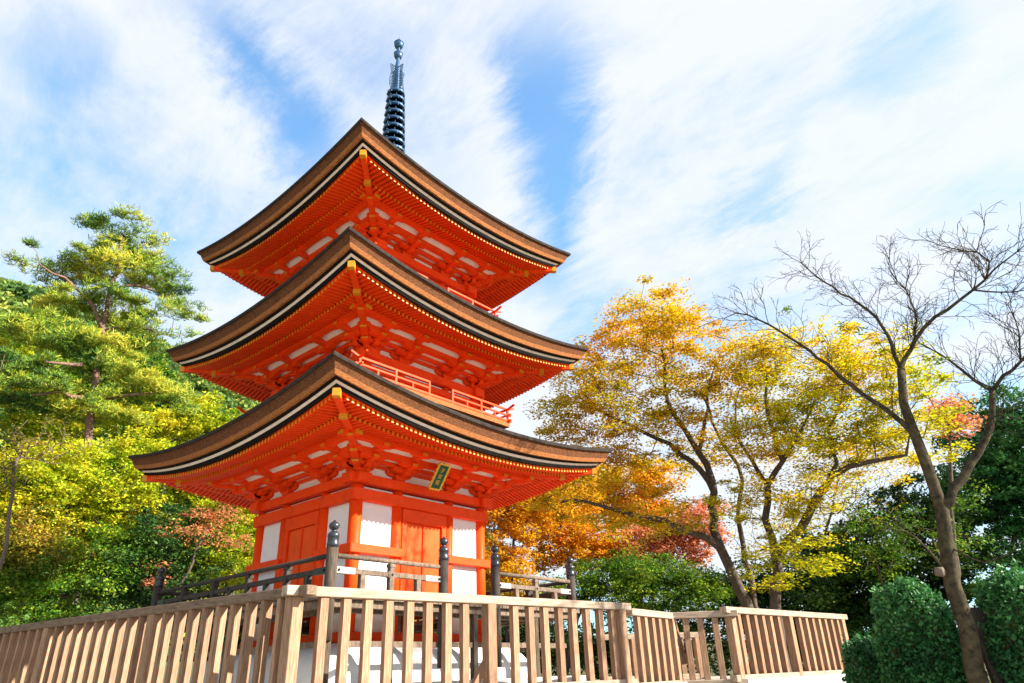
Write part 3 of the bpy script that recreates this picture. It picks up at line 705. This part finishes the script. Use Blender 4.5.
class Skel:
    def __init__(s): s.p = []; s.par = []; s.r = []
    def add(s, p_, par, r_=0.0): s.p.append(np.array(p_, float)); s.par.append(par); s.r.append(r_); return len(s.p)-1
    def limb(s, pts, r0, r1, par=None, step=.35, wob=.03):
        pts = [np.array(q, float) for q in pts]
        # Catmull-Rom
        ext = [2*pts[0]-pts[1]] + pts + [2*pts[-1]-pts[-2]]; path = []
        for i in range(1, len(ext)-2):
            p0, p1, p2, p3 = ext[i-1:i+3]; k = max(1, int(np.linalg.norm(p2-p1)/step))
            for j in range(k):
                t = j/k; path.append(.5*((2*p1)+(-p0+p2)*t+(2*p0-5*p1+4*p2-p3)*t*t+(-p0+3*p1-3*p2+p3)*t**3))
        path.append(pts[-1]); ids = []
        for j, q in enumerate(path):
            t = j/max(1, len(path)-1)
            if par is not None and j == 0: par_ = par; q = q
            w = rng.normal(size=3)*wob*(0 if j == 0 else 1)
            par = s.add(q+w, par if par is not None else -1, r0+(r1-r0)*t); ids.append(par)
        return ids
    def nearest(s, q): P = np.array(s.p); return int(np.argmin(((P-q)**2).sum(1)))
    def connect(s, targets, r_tip=.008, seg=.35, droop=.08, wob=.05, upw=.35, maxr=9.):
        P = np.array(s.p); order = None
        dmin = np.array([((P-t).__pow__(2).sum(1)).min() for t in targets]); order = np.argsort(dmin); tips = []
        pos = np.zeros((len(P)+len(targets)*14, 3)); cnt = len(P); pos[:cnt] = P
        for i in order:
            t = targets[i]; dv = t-pos[:cnt]; dist = np.linalg.norm(dv, axis=1)
            cost = dist + upw*np.maximum(0, -dv[:, 2]) ; j = int(np.argmin(cost)); L_ = dist[j]
            k = min(12, max(1, int(L_/seg))); a = pos[j].copy(); cur = j
            side = rng.normal(size=3)*wob*L_
            for m_ in range(1, k+1):
                f = m_/k; q = a+(t-a)*f; q = q+side*math.sin(PI*f)+np.array((0, 0, 1))*droop*L_*math.sin(PI*f)
                cur = s.add(q, cur); pos[cnt] = q; cnt += 1
            tips.append(cur)
        return tips
    def radii(s, r_tip, expo=.42, maxr=10.):
        n_ = len(s.p); w = np.zeros(n_); ch = [0]*n_
        for i in range(n_-1, -1, -1):
            if w[i] == 0: w[i] = 1
            if s.par[i] >= 0: w[s.par[i]] += w[i]
        pr = r_tip*w**expo
        for i in range(n_): s.r[i] = max(s.r[i], min(pr[i], maxr))
        for i in range(n_-1, -1, -1):
            if s.par[i] >= 0 and s.r[s.par[i]] < s.r[i]*.98: s.r[s.par[i]] = s.r[i]
    def mesh(s, name, m_, parent, sides=6, small=4):
        n_ = len(s.p); kids = [[] for _ in range(n_)]
        for i in range(n_):
            if s.par[i] >= 0: kids[s.par[i]].append(i)
        mb = MB(); stack = [i for i in range(n_) if s.par[i] < 0]; starts = [(None, i) for i in stack]
        while starts:
            pa, i = starts.pop(); ch = [] if pa is None else [(s.p[pa], min(s.r[pa], s.r[i]*1.25))]
            while True:
                ch.append((s.p[i], s.r[i])); ks = sorted(kids[i], key=lambda q: -s.r[q])
                if not ks: break
                for q in ks[1:]: starts.append((i, q))
                i = ks[0]
            if len(ch) > 1:
                R0 = max(c[1] for c in ch); mb.tube([Vector(c[0]) for c in ch], [c[1] for c in ch], 10 if R0 > .1 else (sides if R0 > .03 else small), cap=True)
        return mb.build(name, m_, parent, smooth=True)
    def rebase(s, o): s.p = [q-o for q in s.p]

LM = dict(
    lime=leafmat('lime_leaves', [(0, (0.09, 0.22, 0.012)), (.35, (0.32, 0.44, 0.015)), (.65, (0.56, 0.58, 0.025)), (1, (0.72, 0.54, 0.03))], .38, .5),
    yellow=leafmat('golden_maple_leaves', [(0, (0.21, 0.22, 0.012)), (.36, (0.50, 0.40, 0.012)), (.66, (0.76, 0.46, 0.015)), (1, (0.78, 0.27, 0.02))], .55, .3),
    yellow2=leafmat('yellow_maple_leaves', [(0, (0.24, 0.30, 0.01)), (.42, (0.56, 0.52, 0.012)), (.78, (0.80, 0.56, 0.015)), (1, (0.80, 0.36, 0.02))], .55, .35),
    orange=leafmat('orange_maple_leaves', [(0, (0.46, 0.36, 0.012)), (.45, (0.74, 0.46, 0.014)), (.8, (0.76, 0.31, 0.03)), (1, (0.72, 0.18, 0.07))], .5, .3),
    gold=leafmat('amber_leaves', [(0, (0.38, 0.28, 0.012)), (.4, (0.74, 0.44, 0.015)), (1, (0.78, 0.27, 0.02))], .5, .35),
    red=leafmat('red_maple_leaves', [(0, (0.40, 0.15, 0.06)), (.5, (0.66, 0.22, 0.13)), (1, (0.76, 0.40, 0.09))], .5, .4),
    rust=leafmat('rusty_leaves', [(0, (0.04, 0.08, 0.012)), (.45, (0.20, 0.20, 0.02)), (.75, (0.50, 0.38, 0.03)), (1, (0.50, 0.20, 0.06))], .3, .6),
    green=leafmat('fresh_green_leaves', [(0, (0.02, 0.08, 0.012)), (.5, (0.09, 0.23, 0.015)), (1, (0.38, 0.44, 0.02))], .3, .55),
    dark=leafmat('dark_evergreen_leaves', [(0, (0.010, 0.045, 0.012)), (.5, (0.035, 0.10, 0.02)), (1, (0.13, 0.22, 0.03))], .25, .4),
    hedge=leafmat('glossy_hedge_leaves', [(0, (0.012, 0.07, 0.020)), (.5, (0.035, 0.165, 0.04)), (1, (0.12, 0.30, 0.07))], .25, .8, .35),
    pine=leafmat('pine_needles', [(0, (0.025, 0.09, 0.03)), (.35, (0.11, 0.24, 0.03)), (.7, (0.42, 0.48, 0.04)), (1, (0.62, 0.50, 0.05))], .25, .45),
    hill=leafmat('hillside_leaves', [(0, (0.05, 0.12, 0.04)), (.5, (0.15, 0.26, 0.05)), (1, (0.45, 0.42, 0.07))], .3, .035),
)
def leaftree(name, label, cat, lobes, D, dd, lm, ncl, per, size, base=None, trunks=None, crad=.35, flat=.5, up=.6, group=None, bark='trunkm', r_tip=.008, shell=.0, dn=.05, aspect=.6, needle=False, tr0=.12):
    c = ell(lobes, D, dd, ncl, shell)
    if base is None:
        lo = max(lobes, key=lambda q: q[1]+q[3]*.3); base = at(lo[0], 640, D)
    gz = gfn(base.x, base.y)
    gz = max(gz, TZ) if (-4 < base.x < 9 and -5 < base.y < 10) else gz
    root = Vector((base.x, base.y, gz)); ro_ = to_np(root)
    t = thing(name, label, cat, root, 0, group); sk = Skel()
    if trunks is None:
        mid = c.mean(0); tp = ro_*.0+np.array((mid[0], mid[1], mid[2])); m2 = (ro_+tp)/2+np.array((.2, -.1, 0))*rng.normal()
        sk.limb([ro_, m2, tp], tr0, tr0*.35)
    else:
        base_ids = None
        for k, (pts, r0, r1) in enumerate(trunks):
            P = [to_np(at(*q)) if len(q) == 3 else None for q in pts]
            if k == 0 or pts[0][1] > 595:
                P = [np.array((P[0][0]+.0, P[0][1], gz-.1))] + P; sk.limb(P, r0, r1)
            else:
                j = sk.nearest(P[0]); P[0] = sk.p[j].copy(); sk.limb(P, r0, r1, par=j)
    sk.connect(c, seg=.4, wob=dn, droop=.06); sk.radii(r_tip)
    sk.rebase(ro_); sk.mesh('trunk', M[bark], t)
    rad = rng.uniform(.5, 1.45, len(c))*crad
    if needle: Pq = needles_at(c-ro_, rad, per, 8, size, .034, flat)
    else: Pq = cluster_leaves(c-ro_, rad, per, size, up, flat, aspect)
    quads_obj('crown', Pq, LM[lm], t)
    return t

# --- the two big golden maples right of the pagoda
D1 = 20.5
leaftree('maple_tree', 'large golden maple with forked dark trunks, nearest to the pagoda', 'maple tree',
    [(640, 335, 62, 42), (605, 385, 58, 48), (575, 405, 38, 42), (690, 355, 55, 45), (655, 415, 70, 40), (740, 375, 45, 45), (620, 455, 60, 22), (650, 320, 60, 28), (700, 440, 50, 28),
     (600, 500, 75, 22, -.6), (560, 480, 40, 14, -.6), (650, 520, 60, 26, -.5), (590, 425, 48, 26), (545, 425, 18, 18)], D1, 2.2, 'yellow', 540, 120, .098,
    base=at(748, 640, D1),
    trunks=[([(748, 606, D1), (728, 565, D1), (714, 530, D1), (712, 480, D1), (690, 440, D1), (668, 400, D1), (662, 350, D1)], 0.192, 0.040),
            ([(757, 606, D1), (745, 560, D1+.3), (738, 520, D1+.5), (742, 480, D1+.6), (722, 440, D1+.8), (700, 390, D1+.8)], 0.111, 0.032),
            ([(722, 558, D1), (690, 530, D1-.5), (650, 518, D1-1), (600, 505, D1-1.2), (560, 500, D1-1.4)], 0.111, 0.024),
            ([(712, 490, D1), (700, 470, D1), (670, 445, D1+.2), (630, 425, D1+.3), (590, 405, D1+.4)], 0.096, 0.024),
            ([(698, 455, D1), (705, 420, D1+.2), (712, 375, D1+.4), (725, 340, D1+.5)], 0.067, 0.016)],
    flat=.32, up=1.1, crad=.50, r_tip=.007, dn=.10)
D2 = 19.5
leaftree('maple_tree', 'yellow maple with a pale wavy trunk, right of the forked golden maple', 'maple tree',
    [(790, 400, 60, 38), (850, 390, 55, 38), (895, 400, 42, 45), (770, 350, 45, 28), (830, 440, 70, 36), (905, 445, 38, 30), (760, 440, 45, 34), (800, 500, 50, 24, -.4), (790, 560, 45, 28, -.8), (840, 360, 60, 26), (740, 500, 34, 22)], D2, 2.2, 'yellow2', 480, 120, .093,
    base=at(776, 640, D2),
    trunks=[([(774, 606, D2), (778, 560, D2), (768, 520, D2), (768, 485, D2), (780, 460, D2), (770, 420, D2), (765, 370, D2)], 0.163, 0.032),
            ([(779, 560, D2), (800, 530, D2-.2), (818, 500, D2-.4), (835, 475, D2-.5), (870, 462, D2-.6), (905, 455, D2-.8)], 0.133, 0.040),
            ([(818, 500, D2-.4), (838, 465, D2), (830, 430, D2+.2), (845, 390, D2+.3)], 0.074, 0.024),
            ([(770, 490, D2), (750, 460, D2+.5), (735, 430, D2+.6), (740, 390, D2+.7)], 0.067, 0.016),
            ([(782, 458, D2), (800, 430, D2), (815, 400, D2+.1)], 0.059, 0.016)],
    flat=.32, up=1.1, crad=.48, r_tip=.007, dn=.10)

# --- bare cherry in the right foreground: limbs drawn, twigs grown by space colonisation
DC = 12.6
gz = GZ
base = at(978, 683, DC); root = Vector((base.x, base.y, GZ+.1)); ro_ = to_np(root)
ch = thing('cherry_tree', 'bare cherry tree with a mossy leaning trunk and leafless twigs against the sky', 'cherry tree', root)
sk = Skel()
def J(*l): return [to_np(at(*q)) for q in l]
sk.limb([ro_+np.array((.05, -.05, -.1))] + J((975, 670, DC), (968, 630, DC), (952, 585, DC), (946, 545, DC), (942, 510, DC), (930, 475, DC), (915, 440, DC), (903, 405, DC), (901, 370, DC)), .165, .062, wob=.012)
def br(pts, r0, r1, wob=.02):
    P = J(*pts); j = sk.nearest(P[0]); P[0] = sk.p[j].copy(); return sk.limb(P, r0, r1, par=j, wob=wob*.7, step=.17)
br([(915, 440, DC), (893, 415, DC), (850, 385, DC-.2), (810, 352, DC-.3), (770, 325, DC-.4), (735, 312, DC-.5)], 0.054, 0.014)
br([(901, 370, DC), (893, 345, DC), (875, 318, DC+.1), (850, 298, DC+.1), (825, 282, DC), (800, 262, DC)], 0.038, 0.010)
br([(901, 365, DC), (915, 340, DC), (935, 318, DC), (960, 300, DC), (985, 280, DC-.1), (1005, 262, DC-.1), (1030, 240, DC-.1)], 0.041, 0.010)
br([(918, 338, DC), (916, 312, DC+.1), (905, 290, DC+.2), (888, 270, DC+.2)], 0.022, 0.009)
br([(968, 295, DC), (1000, 293, DC), (1040, 290, DC)], 0.019, 0.009)
br([(985, 280, DC), (990, 262, DC), (977, 252, DC), (952, 247, DC)], 0.018, 0.007)
br([(944, 520, DC), (955, 490, DC+.1), (972, 465, DC+.2), (985, 440, DC+.3), (993, 415, DC+.4), (992, 392, DC+.4)], 0.083, 0.048)
br([(992, 392, DC+.4), (975, 380, DC+.3), (950, 360, DC+.3), (925, 345, DC+.2)], 0.032, 0.010)
br([(992, 392, DC+.4), (1005, 378, DC+.4), (1022, 360, DC+.4), (1050, 330, DC+.3)], 0.032, 0.014)
br([(1020, 362, DC+.4), (1018, 330, DC+.4), (1008, 305, DC+.4)], 0.019, 0.007)
br([(940, 572, DC), (928, 550, DC-.3), (905, 530, DC-.5), (888, 522, DC-.6)], 0.028, 0.007)
br([(952, 560, DC), (985, 562, DC-.2), (1020, 545, DC-.3), (1040, 535, DC-.3)], 0.016, 0.007)
sk0 = len(sk.p)
def twig(j, d, length, level):
    step = (.10, .075, .06)[level]; k = max(2, int(length/step)); cur = j; sgn = rng.choice((-1, 1))
    for i in range(k):
        d = d+rng.normal(size=3)*(.15, .14, .12)[level]+np.array((0, 0, .015)); d = d/np.linalg.norm(d)
        cur = sk.add(sk.p[cur]+d*step, cur)
        if level < 2 and i > 0 and rng.random() < (.9, .7)[level]:
            ax = unit(np.cross(d, rng.normal(size=3))); sgn = -sgn; an = rng.uniform(.5, 1.05)
            nd = d*math.cos(an)+ax*math.sin(an)*sgn; twig(cur, nd, length*(1-i/k*.45)*rng.uniform(.4, .65), level+1)
for j in list(range(6, sk0))+list(range(6, sk0)):
    if sk.par[j] < 0 or sk.r[j] > .062: continue
    low = sk.p[j][2] < 2.9
    if rng.random() < (.12 if low else .85):
        pd_ = unit(sk.p[j]-sk.p[sk.par[j]]); ax = unit(np.cross(pd_, rng.normal(size=3))); an = rng.uniform(.6, 1.1)
        nd = pd_*math.cos(an)+ax*math.sin(an)+np.array((0, 0, .15)); twig(j, unit(nd), rng.uniform(.4, .8)*(.75 if low else 1), 0)
        if not low and sk.r[j] < .06 and rng.random() < .8: twig(j, unit(pd_*math.cos(an)-ax*math.sin(an)+np.array((0, 0, .1))), rng.uniform(.35, .75), 0)
sk.radii(.0033, .31, .045); sk.rebase(ro_)
sk.mesh('trunk', M['trunkc'], ch, 6, 3)
# a few last leaves
c = ell([(783, 312, 6, 5), (845, 328, 10, 5), (862, 330, 6, 4), (940, 362, 8, 5), (920, 375, 8, 4)], DC, .2, 16)
quads_obj('last_leaves', cluster_leaves(c-ro_, np.full(len(c), .12), 14, .06), LM['green'], ch)
# pruned stub on the trunk
q = MB(); a = at(943, 572, DC-.25)-root; q.lathe([(.06, -.1), (.07, .0), (.05, .015), (.0, .015)], n=14, T=TR(*a) @ Matrix.Rotation(R(100), 4, 'X')); q.build('pruned_stub', M['trunkg'], ch, smooth=True)
# dark leaning prop beside the trunk
q = MB(); a = at(978, 608, DC+.5); b_ = at(1012, 690, DC+.2); q.beam((a.x, a.y, a.z), (b_.x, b_.y, GZ), .30, .16, drop=.5); q.beam((a.x+.35, a.y-.35, a.z-.35), (b_.x+.42, b_.y-.42, GZ), .12, .12, drop=.5)
tag(q.build('tree_prop', M['oldd'], bevel=.01), 'dark weathered timber prop leaning behind the mossy cherry trunk', 'prop')

# --- pine on the left
DP = 28.
leaftree('pine_tree', 'tall pine with layered needle pads and a reddish leaning trunk', 'pine tree',
    [(115, 232, 42, 12), (100, 250, 34, 12), (145, 250, 32, 12), (66, 262, 30, 8), (30, 264, 18, 4), (85, 270, 30, 10), (130, 272, 38, 12), (165, 285, 24, 12), (182, 305, 22, 9), (70, 300, 34, 10), (104, 300, 30, 10), (140, 315, 38, 12),
     (40, 330, 36, 14), (75, 345, 44, 14), (150, 340, 38, 12), (110, 365, 40, 12), (30, 370, 34, 14), (60, 395, 45, 14), (140, 385, 44, 14), (95, 415, 40, 10), (165, 400, 30, 12), (20, 400, 30, 12)], DP, 1.5, 'pine', 330, 34, .22,
    base=at(88, 640, DP), bark='trunkp',
    trunks=[([(84, 520, DP), (88, 440, DP), (94, 400, DP), (97, 365, DP), (103, 330, DP), (108, 300, DP), (118, 265, DP), (122, 235, DP)], .25, .06),
            ([(104, 330, DP), (88, 300, DP-.3), (75, 285, DP-.5), (40, 265, DP-.6)], .09, .03),
            ([(104, 345, DP), (85, 335, DP+.3), (60, 325, DP+.6)], .08, .03),
            ([(98, 362, DP), (70, 365, DP-.8), (45, 362, DP-1.2)], .10, .03),
            ([(104, 330, DP), (130, 325, DP-.3), (158, 335, DP-.4)], .08, .03),
            ([(110, 295, DP), (135, 285, DP), (175, 300, DP)], .07, .03),
            ([(93, 402, DP), (60, 392, DP-.6), (30, 395, DP-.8)], .10, .03),
            ([(94, 400, DP), (130, 395, DP-.6), (155, 395, DP-.8)], .09, .03)],
    flat=.20, crad=.55, needle=True, r_tip=.011, dn=.06, tr0=.3)

# --- left thicket
G = 'trees filling the slope left of the pagoda'
spec = [
 ('broadleaf_tree', 'lime-yellow leafy tree under the lowest roof tip, left of the pagoda', [(225, 495, 45, 36), (190, 475, 45, 30), (240, 470, 30, 25)], 27.5, 1.8, 'lime', 260, 110, .14),
 ('broadleaf_tree', 'lime-yellow tree spreading below the pine trunk', [(140, 465, 55, 30), (100, 480, 55, 32), (165, 500, 45, 30), (70, 460, 40, 22), (60, 520, 50, 30), (110, 525, 50, 30)], 26.8, 1.4, 'lime', 380, 115, .13),
 ('broadleaf_tree', 'bright lime tree at the left edge, above the fence', [(20, 480, 50, 36), (60, 505, 45, 34), (-20, 500, 40, 40)], 26.2, 1.6, 'lime', 250, 110, .12),
 ('broadleaf_tree', 'rust and olive tree low at the left edge behind the fence', [(15, 535, 40, 26), (55, 545, 38, 22), (0, 560, 50, 30)], 25.6, 1.2, 'rust', 170, 105, .10),
 ('broadleaf_tree', 'mid-green tree behind the left fence, lower left', [(60, 590, 60, 32), (115, 560, 45, 32), (10, 600, 40, 30)], 25.4, 1.3, 'green', 250, 115, .10),
 ('broadleaf_tree', 'green bush behind the far left veranda post', [(150, 545, 42, 45), (175, 575, 45, 35), (125, 590, 50, 34), (190, 540, 30, 40)], 25.5, 1.6, 'dark', 260, 95, .12),
 ('maple_tree', 'small red maple showing between the left veranda post and the pagoda', [(210, 518, 24, 9), (182, 534, 22, 7), (165, 565, 15, 4), (148, 582, 16, 4), (232, 540, 16, 6), (240, 498, 18, 8)], 24.6, .8, 'red', 75, 50, .10),
 ('broadleaf_tree', 'fresh green tree hugging the left corner of the pagoda', [(235, 560, 35, 30), (210, 570, 35, 22), (255, 520, 25, 40)], 26.5, 1.5, 'lime', 200, 95, .12),
 ('broadleaf_tree', 'yellow-green tree high on the slope between the pine and the middle roof', [(190, 420, 50, 26), (150, 430, 45, 22), (225, 430, 40, 20), (120, 410, 40, 16)], 33.0, 2.2, 'lime', 240, 100, .17),
 ('broadleaf_tree', 'green tree high on the slope at the left edge behind the pine', [(20, 410, 50, 34), (-10, 360, 40, 40), (50, 430, 50, 20)], 33.0, 2.2, 'lime', 220, 100, .18),
 ('broadleaf_tree', 'olive tree standing directly behind the pine crown', [(90, 390, 70, 34), (60, 350, 50, 30), (140, 370, 40, 22)], 36.0, 2.4, 'green', 260, 90, .19),
]
for (nm, lb, lobes, D, dd, lm, ncl, per, sz) in spec:
    leaftree(nm, lb, nm.replace('_', ' '), lobes, D, dd, lm, int(ncl*.72), int(per*1.05), sz, group=G, crad=.50, flat=.42, up=.35, tr0=.10, r_tip=.007, dn=.10)

# --- bank of autumn trees behind the pagoda and right of it
G = 'autumn trees behind the pagoda'
spec = [
 ('maple_tree', 'amber maple touching the right edge of the lowest storey', [(505, 520, 35, 40), (540, 500, 40, 32), (500, 570, 40, 30)], 25., 1.6, 'gold', 280, 100, .125),
 ('maple_tree', 'orange-yellow maple behind the two right-hand railing posts', [(560, 540, 45, 34), (600, 545, 40, 28), (570, 500, 45, 26)], 27., 1.6, 'gold', 270, 100, .125),
 ('maple_tree', 'orange-red maple behind the low branch of the golden maple', [(620, 500, 45, 28), (650, 475, 40, 20), (600, 480, 30, 18), (650, 520, 35, 25)], 29., 1.8, 'orange', 240, 95, .14),
 ('maple_tree', 'red maple seen between the low branch and the forked trunk', [(660, 545, 45, 26), (695, 540, 28, 24), (635, 560, 35, 18), (700, 520, 24, 20)], 26.5, 1.4, 'red', 220, 90, .12),
 ('maple_tree', 'small red maple beyond the mossy cherry fork, high at the right', [(945, 412, 16, 12), (955, 425, 14, 12)], 24., .8, 'red', 40, 45, .13),
 ('broadleaf_tree', 'bright green bush below the orange maples', [(590, 585, 45, 22), (630, 575, 35, 20), (560, 600, 40, 18)], 23.5, 1.2, 'green', 200, 90, .095),
 ('broadleaf_tree', 'green bush directly left of the forked maple trunk', [(665, 585, 42, 28), (700, 590, 32, 24), (640, 600, 40, 20)], 22.5, 1.2, 'green', 200, 90, .095),
 ('evergreen_tree', 'dark evergreen bush behind the two maple trunks', [(760, 590, 45, 26), (720, 595, 30, 22), (800, 590, 35, 30)], 24., 1.2, 'dark', 220, 60, .13),
 ('maple_tree', 'amber maple hidden mostly behind the pagoda body', [(430, 540, 60, 50), (380, 560, 50, 40), (460, 590, 50, 30)], 28., 2., 'gold', 160, 60, .18),
 ('broadleaf_tree', 'green tree hidden mostly behind the lowest storey', [(300, 560, 60, 45), (340, 520, 50, 40)], 27., 2., 'green', 160, 60, .18),
]
for (nm, lb, lobes, D, dd, lm, ncl, per, sz) in spec:
    leaftree(nm, lb, nm.replace('_', ' '), lobes, D, dd, lm, ncl, per, sz, group=G, crad=.45, flat=.5, up=.5, tr0=.12, r_tip=.007, dn=.10)

leaftree('deciduous_tree', 'thin nearly bare tree seen through the gap between the yellow maple and the cherry', 'tree',
    [(840, 490, 45, 45), (870, 470, 40, 40), (815, 520, 30, 35), (880, 520, 35, 35), (760, 540, 40, 30)], 24.5, 1.4, 'yellow2', 420, 5, .09, crad=.25, tr0=.07, r_tip=.006, dn=.16)
leaftree('deciduous_tree', 'pale twiggy tree low at the left edge under the pine', 'tree',
    [(15, 450, 30, 30), (50, 440, 30, 24), (-10, 470, 30, 30)], 22.0, 1.0, 'rust', 260, 7, .08, crad=.25, tr0=.06, r_tip=.007, dn=.16, bark='trunkg')
# --- dark wood on the right
G = 'evergreens behind the cherry tree'
spec = [
 ('evergreen_tree', 'dark broad evergreen behind the cherry fork', [(900, 540, 55, 50), (870, 570, 45, 50), (930, 500, 35, 35), (940, 560, 45, 40), (970, 590, 40, 40)], 26., 2.0, 'dark', 420, 80, .15),
 ('evergreen_tree', 'dense dark evergreen at the right edge, reaching highest', [(1000, 470, 45, 60), (1020, 430, 35, 45), (985, 520, 45, 45), (1040, 500, 40, 80)], 27., 2.0, 'hedge', 520, 90, .16),
 ('evergreen_tree', 'shadowy evergreen behind the right end of the picket fence', [(840, 590, 45, 45), (820, 560, 30, 30), (870, 620, 45, 40)], 27., 1.8, 'dark', 360, 70, .16),
 ('evergreen_tree', 'low dark bushes filling the gap behind the turning corner of the low fence', [(640, 645, 50, 28), (700, 640, 45, 32), (760, 640, 45, 30), (590, 650, 40, 25)], 24.5, 1.2, 'dark', 300, 60, .14),
 ('evergreen_tree', 'low dark bushes behind the white mound, right of the pagoda base', [(520, 640, 40, 30), (560, 650, 40, 28), (480, 640, 40, 30)], 26., 1.2, 'dark', 240, 60, .14),
 ('evergreen_tree', 'low dark bush behind the sunlit fence on the concrete wall', [(810, 640, 45, 36), (850, 650, 40, 36)], 25., 1.2, 'dark', 240, 60, .14),
 ('broadleaf_tree', 'light green feathery sprays hanging in front of the dark evergreens', [(905, 545, 50, 10), (880, 520, 45, 7), (960, 545, 40, 12), (970, 500, 26, 16), (930, 530, 40, 8)], 22.5, 1., 'green', 60, 40, .09),
 ('bamboo_clump', 'thin bamboo-like clump rising left of the mossy trunk', [(860, 530, 30, 22), (885, 560, 26, 40), (845, 560, 20, 30)], 23.5, 1., 'green', 60, 40, .10),
]
for (nm, lb, lobes, D, dd, lm, ncl, per, sz) in spec:
    leaftree(nm, lb, nm.replace('_', ' '), lobes, D, dd, lm, ncl, per, sz, group=G, crad=.40, flat=.5, up=.4, tr0=.08, r_tip=.006, dn=.10, aspect=.5)

# --- clipped hedges
def hedge(label, px0, px1, ptop, D, depth, n_, hz=None, rnd=.35):
    a = at(px0, 640, D); c = at(px1, 640, D); tz = at((px0+px1)/2, ptop, D).z; mid = (a+c)/2; w = (c-a).length/2
    root = Vector((mid.x, mid.y, GZ)); ang = math.atan2((c-a).y, (c-a).x); t = thing('clipped_shrub', label, 'shrub', root, ang, 'clipped shrubs at the right')
    H = tz-GZ
    # superellipsoid shell
    u = unit(rng.normal(size=(n_, 3))); u[:, 2] = u[:, 2]*.9; p_ = 3.0
    k = (np.abs(u)**p_).sum(1)**(-1/p_); P = u*k[:, None]; P = P*(1-.13*rng.uniform(0, 1, (n_, 1))**1.5)
    bump = 1+.05*np.sin(P[:, :1]*7+1)*np.sin(P[:, 2:]*9)+.04*np.sin(P[:, :1]*17)*np.sin(P[:, 2:]*21+2)+.03*rng.normal(size=(n_, 1)); P = P*bump
    P = P*np.array((w, depth, H/2))+np.array((0, 0, H/2))
    sh = P[:900]*1.0; sh = sh+unit(sh-np.array((0, 0, H*.4)))*rng.uniform(.02, .16, (900, 1))
    quads_obj('foliage', np.concatenate([leaves_at(P, .075, .1, .6), leaves_at(sh, .085, .1, .6)]), LM['hedge'], t)
    q = MB(); iv = []
    b_ = MB()
    seg = 14; rows = 10
    for i in range(rows+1):
        th = PI*i/rows
        for j in range(seg):
            ph = 2*PI*j/seg; d = np.array((math.sin(th)*math.cos(ph), math.sin(th)*math.sin(ph), math.cos(th))); kk = (np.abs(d)**p_).sum()**(-1/p_); d = d*kk*.86
            b_.v.append((d[0]*w, d[1]*depth, d[2]*H/2+H/2))
    for i in range(rows):
        for j in range(seg): b_.f.append((i*seg+j, i*seg+(j+1) % seg, (i+1)*seg+(j+1) % seg, (i+1)*seg+j)); b_.m.append(0)
    b_.build('inner_twigs', M['earth'], t, smooth=True)
    return t
hedge('round-shouldered clipped shrub just left of the mossy cherry trunk', 876, 962, 583, 13.6, .75, 26000)
hedge('low clipped shrub between the fence end and the taller shrubs', 838, 890, 640, 14.6, .7, 12000)
hedge('clipped shrub right of the mossy trunk, cut off by the right edge of the photo', 985, 1075, 572, 13.4, .8, 24000)

# --- wooded hill far behind
def hfn(x, y):
    d = Vector((x-CAM.x, y-CAM.y)); D = d.length; az = math.atan2(d.y, d.x)
    t = (az-(YAW-.02))/1.0        # 0 near the centre of the picture, positive to the left
    h = 158*max(0, min(1.1, t/0.62))**0.42
    k = max(0, min(1, (D-110)/240)); k = k*k*(3-2*k)
    return -8 + h*k + 4*math.sin(x*.03)*math.cos(y*.027)*k
hn = 90; xs = np.linspace(0, 1, hn); v = []
for i in range(hn):
    for j in range(hn):
        az = YAW-.25 + 1.9*j/(hn-1); D = 90+420*i/(hn-1); x = CAM.x+D*math.cos(az); y = CAM.y+D*math.sin(az); v.append((x, y, hfn(x, y)))
b_ = MB(); b_.v = v; b_.f = [(i*hn+j, i*hn+j+1, (i+1)*hn+j+1, (i+1)*hn+j) for i in range(hn-1) for j in range(hn-1)]; b_.m = [0]*len(b_.f)
tag(b_.build('hill', M['hill'], smooth=True), kind='structure')
pts = []
k_ = 0
while len(pts) < 2300 and k_ < 40000:
    k_ += 1
    az = YAW + rng.uniform(.02, .85); D = rng.uniform(140, 360); x = CAM.x+D*math.cos(az); y = CAM.y+D*math.sin(az); z = hfn(x, y)
    if z < 5: continue
    pts.append((x, y, z+2.0))
pts = np.array(pts)
per = 60; nq = len(pts)*per; cc = np.repeat(pts, per, 0); rr = np.repeat(rng.uniform(2.6, 5.0, len(pts)), per)[:, None]
d = unit(rng.normal(size=(nq, 3))); d[:, 2] = np.abs(d[:, 2]); P = cc+d*rr*np.array((1, 1, .95))*rng.uniform(.8, 1.05, (nq, 1))
tag(quads_obj('hillside_forest', leaves_at(P, 2.0, .1, .8), LM['hill']), 'distant sunlit forest covering the hillside behind the pine', 'forest', kind='stuff')

# ground cover below the trees: fallen leaves and low plants
n_ = 16000; D = rng.uniform(13, 42, n_); az = YAW+rng.uniform(-.8, .95, n_); x = CAM.x+D*np.cos(az); y = CAM.y+D*np.sin(az)
keep = ~((x > -5) & (x < 12) & (y > -7) & (y < 12)); x = x[keep]; y = y[keep]; z = np.array([gfn(a, c) for a, c in zip(x, y)])+rng.uniform(0, .5, len(x))
tag(quads_obj('undergrowth', leaves_at(np.stack([x, y, z], 1), .28, .5, .6), LM['green']), 'low green undergrowth beneath the trees', 'undergrowth', kind='stuff')
